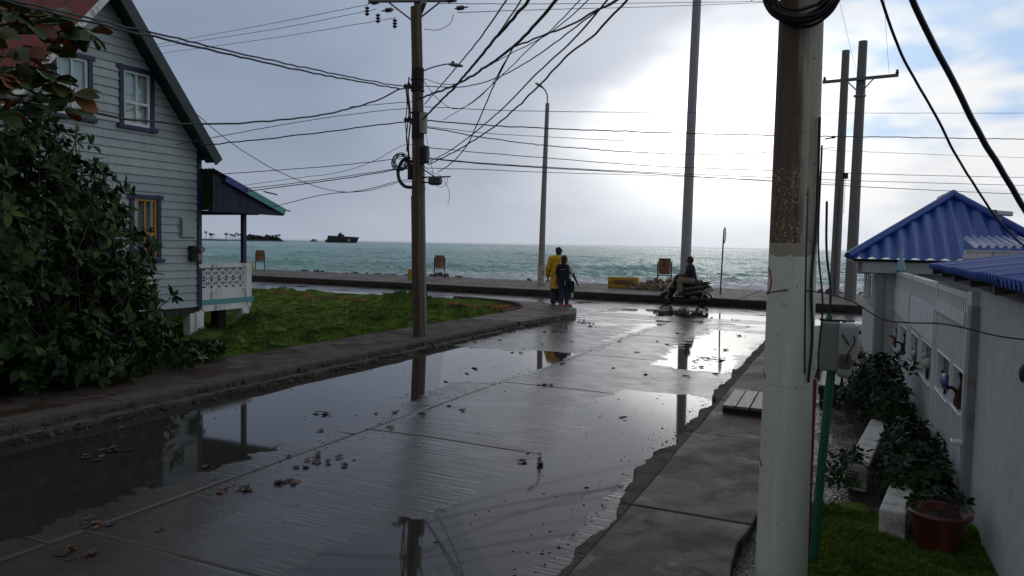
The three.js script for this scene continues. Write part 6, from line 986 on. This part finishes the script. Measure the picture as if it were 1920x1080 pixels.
{ // person with the bag
  const t = thing('person', 'person in dark vest, white sleeve, jeans and red shoes holding a bag', 'person', [-8.30, 0.15, -21.55], 21.4 * D2R);
  part('body', skin([...head(-0.02, 1.33, -0.01, 0.4), [-0.05, 1.2, 0, 0.10, 0.05, 1.2, 0, 0.10], [0, 1.15, 0, 0.115, 0, 0.85, 0, 0.115], [-0.16, 1.22, 0, 0.055, -0.21, 0.98, -0.04, 0.044], [-0.21, 0.98, -0.04, 0.042, -0.19, 0.76, -0.1, 0.032], [0.16, 1.22, 0, 0.055, 0.27, 0.98, 0.01, 0.045], [0.27, 0.98, 0.01, 0.042, 0.37, 0.78, -0.05, 0.033], ...hand([0.375, 0.77, -0.052], [0.35, -0.95, -0.1], [0, 0, -1], 0.3), ...hand([-0.19, 0.75, -0.1], [0, -1, -0.1], [1, 0, -0.3]), [-0.085, 0.82, 0, 0.095, -0.08, 0.45, 0, 0.065], [-0.08, 0.45, 0, 0.058, -0.08, 0.08, 0.015, 0.042], [0.085, 0.82, 0, 0.095, 0.09, 0.45, -0.01, 0.065], [0.09, 0.45, -0.01, 0.058, 0.09, 0.08, 0.01, 0.042]], 0.012, 0.025), mSkin, t);
  part('hair', skin([[-0.02, 1.475, 0.005, 0.095, -0.02, 1.44, 0.03, 0.09], [-0.02, 1.44, 0.05, 0.085, -0.03, 1.28, 0.085, 0.07], [-0.03, 1.28, 0.085, 0.07, 0.0, 1.16, 0.10, 0.04]], 0.012, 0.03, (x, y, z) => z < -0.05 && y < 1.5 ? -0.05 - z : -1), mHair, t);
  const wrist = (s) => s; part('white_tee', skin([[-0.1, 1.235, 0, 0.085, 0.1, 1.235, 0, 0.085], [0, 1.18, 0, 0.145, 0, 0.86, 0, 0.15, 0.8], [0.165, 1.225, 0, 0.068, 0.235, 1.05, 0.01, 0.068], [-0.10, 1.225, 0, 0.05, -0.12, 1.2, 0, 0.05]], 0.013, 0.03), M([0.60, 0.61, 0.60], 0.85), t);
  part('vest', skin([[-0.07, 1.215, 0.01, 0.105, 0.06, 1.215, 0.01, 0.105], [-0.01, 1.18, 0.01, 0.155, 0, 0.82, 0.01, 0.165, 0.82], [-0.165, 1.225, 0, 0.072, -0.215, 1.03, -0.03, 0.068]], 0.013, 0.03, (x, y) => Math.max(0.70 - y, y - 1.29)), mNavyCloth, t);
  part('vest_stripe', merge([box(0.22, 0.022, 0.012, -0.02, 1.13, 0.148), box(0.025, 0.16, 0.012, 0.02, 0.72, 0.185)]), M([0.28, 0.26, 0.27], 0.6), t);
  part('jeans', skin([[0, 0.80, 0, 0.14, 0, 0.74, 0, 0.14, 0.85], [-0.085, 0.80, 0, 0.105, -0.082, 0.45, 0, 0.078], [-0.082, 0.45, 0, 0.076, -0.082, 0.1, 0.015, 0.06], [0.085, 0.80, 0, 0.105, 0.092, 0.45, -0.01, 0.078], [0.092, 0.45, -0.01, 0.076, 0.092, 0.1, 0.01, 0.06]], 0.013, 0.03, (x, y) => 0.09 - y), mJeans, t);
  const red = M([0.42, 0.025, 0.03], 0.5); shoe(-0.08, 0, red, t, -0.4); shoe(0.1, 0, red, t, -1.1);
  const b = thing('shoulder_bag', 'dark bag hanging at the side of the person with red shoes', 'bag', [-8.30, 0.15, -21.55], 21.4 * D2R);
  part('pouch', rbox(0.16, 0.34, 0.15, 0.05, 0.235, 0.62, 0.03, 0, 0.06), M([0.018, 0.012, 0.012], 0.7), b); part('flap', rbox(0.14, 0.16, 0.015, 0.006, 0.235, 0.70, 0.108, 0, 0.06), mBlackCloth, b); part('strap', tube([[0.2, 0.78, 0.06], [0.17, 1.0, 0.15], [0.02, 1.2, 0.165], [-0.08, 1.3, 0.06]], 0.014, 20, 6), mBlackCloth, b);
  const bt = thing('water_bottle', 'small clear bottle hanging below the dark bag', 'bottle', [-8.06, 0.42, -21.62], 0.3); part('body', lathe([[0, 0], [0.033, 0], [0.035, 0.02], [0.035, 0.14], [0.014, 0.18], [0.014, 0.2], [0, 0.2]], 14), M([0.5, 0.52, 0.54], 0.15), bt); part('cap', cyl(0.016, 0.016, 0.022, 0, 0.2, 0, 10), M([0.4, 0.4, 0.4], 0.5), bt);
}
{ // scooter, heading left (-x)
  const t = thing('motor_scooter', 'black motor scooter heading left along the promenade kerb', 'scooter', [-5.62, 0.0, -26.05], 0.0);
  const blk = M([0.010, 0.010, 0.011], 0.3, { clearcoat: 0.5 }), tyre = M([0.010, 0.010, 0.010], 0.85), rim = M([0.05, 0.05, 0.055], 0.4, { metalness: 0.7 });
  const wheel = (x, r) => { const w = part('tyre', new THREE.TorusGeometry(r - 0.055, 0.055, 10, 30).translate(x, r, 0), tyre, t); part('rim', merge([new THREE.TorusGeometry(r - 0.105, 0.014, 6, 24).translate(x, r, 0), cyl(0.05, 0.05, 0.1, 0, -0.05, 0, 12).rotateX(Math.PI / 2).translate(x, r, 0), ...[0, 1, 2, 3, 4].map((k) => bar([x, r, 0], [x + (r - 0.1) * Math.cos(k * 1.257), r + (r - 0.1) * Math.sin(k * 1.257), 0], 0.014, 6))]), rim, w); };
  wheel(-0.60, 0.235); wheel(0.62, 0.235);
  part('front_mudguard', skin([[-0.60, 0.47, 0, 0.035, -0.44, 0.42, 0, 0.035], [-0.60, 0.47, 0, 0.035, -0.78, 0.40, 0, 0.03], [-0.78, 0.40, 0, 0.03, -0.86, 0.28, 0, 0.02]], 0.012, 0.03), blk, t);
  part('fork', merge([bar([-0.60, 0.235, 0.08], [-0.46, 0.62, 0.05], 0.018), bar([-0.60, 0.235, -0.08], [-0.46, 0.62, -0.05], 0.018)]), mGalv, t);
  part('leg_shield', skin([[-0.48, 0.36, 0, 0.10, -0.40, 0.62, 0, 0.14], [-0.40, 0.62, 0, 0.13, -0.30, 0.92, 0, 0.08], [-0.30, 0.92, 0, 0.09, -0.24, 1.0, 0, 0.06], [-0.45, 0.62, 0.10, 0.05, -0.33, 0.86, 0.08, 0.04], [-0.45, 0.62, -0.10, 0.05, -0.33, 0.86, -0.08, 0.04]], 0.013, 0.04), blk, t);
  part('floorboard', rbox(0.46, 0.08, 0.26, 0.03, -0.18, 0.30, 0), blk, t);
  part('tail_body', skin([[-0.0, 0.34, 0, 0.12, 0.10, 0.58, 0, 0.14], [0.05, 0.40, 0, 0.13, 0.55, 0.50, 0, 0.13], [0.10, 0.58, 0, 0.14, 0.55, 0.66, 0, 0.12], [0.55, 0.66, 0, 0.11, 0.80, 0.74, 0, 0.06], [0.3, 0.30, 0.05, 0.09, 0.62, 0.26, 0.08, 0.07]], 0.014, 0.05), blk, t);
  part('seat', skin([[0.02, 0.76, 0, 0.075, 0.35, 0.76, 0, 0.085], [0.35, 0.76, 0, 0.085, 0.70, 0.80, 0, 0.07]], 0.013, 0.03), M([0.012, 0.012, 0.012], 0.7), t);
  part('rear_rack', merge([bar([0.62, 0.85, 0.09], [0.90, 0.88, 0.09], 0.012), bar([0.62, 0.85, -0.09], [0.90, 0.88, -0.09], 0.012), bar([0.9, 0.88, -0.09], [0.9, 0.88, 0.09], 0.012), rbox(0.2, 0.05, 0.2, 0.015, 0.82, 0.83, 0)]), blk, t);
  part('handlebar', merge([bar([-0.27, 1.0, 0], [-0.20, 1.04, 0.30], 0.014), bar([-0.27, 1.0, 0], [-0.20, 1.04, -0.30], 0.014), bar([-0.215, 1.03, 0.20], [-0.19, 1.045, 0.34], 0.02), bar([-0.215, 1.03, -0.20], [-0.19, 1.045, -0.34], 0.02)]), mBlack, t);
  part('headlight', ell(0.05, 0.06, 0.075, -0.36, 0.93, 0), M([0.25, 0.25, 0.26], 0.1), t); part('tail_light', rbox(0.05, 0.06, 0.14, 0.015, 0.86, 0.72, 0), M([0.16, 0.01, 0.01], 0.3), t);
  part('rear_mudguard', tube([[0.66, 0.52, 0], [0.84, 0.46, 0], [0.98, 0.32, 0]], 0.03, 14, 6), mBlack, t); part('number_plate', rbox(0.012, 0.12, 0.2, 0.004, 0.965, 0.40, 0, 0, 0.5), M([0.4, 0.4, 0.38], 0.5), t);
  part('exhaust', bar([0.30, 0.24, 0.13], [0.86, 0.30, 0.15], 0.045, 12), rim, t); part('shock_absorber', bar([0.62, 0.26, 0.12], [0.70, 0.62, 0.11], 0.025, 8), mGalv, t); part('side_badge', rbox(0.10, 0.025, 0.01, 0.004, 0.55, 0.56, 0.132), M([0.4, 0.4, 0.4], 0.3), t);
}
{ // rider
  const t = thing('person', 'rider in dark shirt and khaki trousers sitting on the scooter', 'person', [-5.62, 0.0, -26.05], 0.0);
  const turn = (c) => { const r = [...c]; for (const o of [0, 4]) { const x = c[o], z = c[o + 2]; r[o] = z; r[o + 2] = -x; } return r; }; // a head facing -z turned to face -x
  const hd = head(0, 1.49, 0.17, 0).map(turn); // now at x = 0.17
  const arm = (s) => [[0.20, 1.36, s * 0.17, 0.058, 0.10, 1.10, s * 0.25, 0.045], [0.10, 1.10, s * 0.25, 0.043, -0.15, 1.07, s * 0.27, 0.033], ...hand([-0.13, 1.07, s * 0.27], [-1, -0.1, 0], [0, 0, -s], 0.9)];
  const leg = (s) => [[0.22, 0.90, s * 0.09, 0.10, -0.14, 0.86, s * 0.15, 0.075], [-0.14, 0.86, s * 0.15, 0.068, -0.10, 0.44, s * 0.13, 0.045]];
  part('body', skin([...hd, [0.19, 1.34, -0.06, 0.11, 0.19, 1.34, 0.06, 0.11], [0.19, 1.3, 0, 0.12, 0.24, 0.95, 0, 0.12], ...arm(1), ...arm(-1), ...leg(1), ...leg(-1)], 0.012, 0.025), mSkin, t);
  part('hair', skin([[0.185, 1.635, 0, 0.094, 0.165, 1.645, 0, 0.088], [0.215, 1.60, 0, 0.08, 0.215, 1.56, 0, 0.07]], 0.011, 0.02, (x, y) => x < 0.11 && y < 1.66 ? 0.11 - x : -1), mHair, t);
  part('shirt', skin([[0.19, 1.365, -0.10, 0.095, 0.19, 1.365, 0.10, 0.095], [0.19, 1.32, 0, 0.155, 0.25, 0.98, 0, 0.165], [0.25, 0.98, 0, 0.165, 0.26, 0.90, 0, 0.165], [0.20, 1.37, 0.17, 0.072, 0.13, 1.16, 0.24, 0.066], [0.20, 1.37, -0.17, 0.072, 0.13, 1.16, -0.24, 0.066]], 0.013, 0.03, (x, y) => 0.86 - y), mNavyCloth, t);
  part('trousers', skin([[0.25, 0.90, -0.06, 0.145, 0.25, 0.90, 0.06, 0.145], ...[1, -1].flatMap((s) => [[0.22, 0.90, s * 0.09, 0.118, -0.14, 0.87, s * 0.15, 0.095], [-0.14, 0.87, s * 0.15, 0.092, -0.11, 0.50, s * 0.135, 0.075]])], 0.013, 0.03, (x, y) => y > 1.0 ? y - 1.0 : x < 0.02 && y < 0.50 ? 0.50 - y : -1), M([0.22, 0.185, 0.125], 0.85), t);
  for (const s of [1, -1]) { const f = part('shoe', skin([[-0.06, 0.40, 0, 0.042, -0.20, 0.39, 0, 0.038], [-0.20, 0.39, 0, 0.038, -0.25, 0.385, 0, 0.03], [-0.085, 0.42, 0, 0.042, -0.09, 0.47, 0, 0.042]], 0.012, 0.02, (x, y) => 0.345 - y), M([0.02, 0.02, 0.02], 0.6), t); f.position.z = s * 0.135; part('sole', rbox(0.27, 0.02, 0.085, 0.008, -0.145, 0.352, 0), M([0.45, 0.45, 0.44], 0.6), f); }
}


renderer.render(scene, camera);
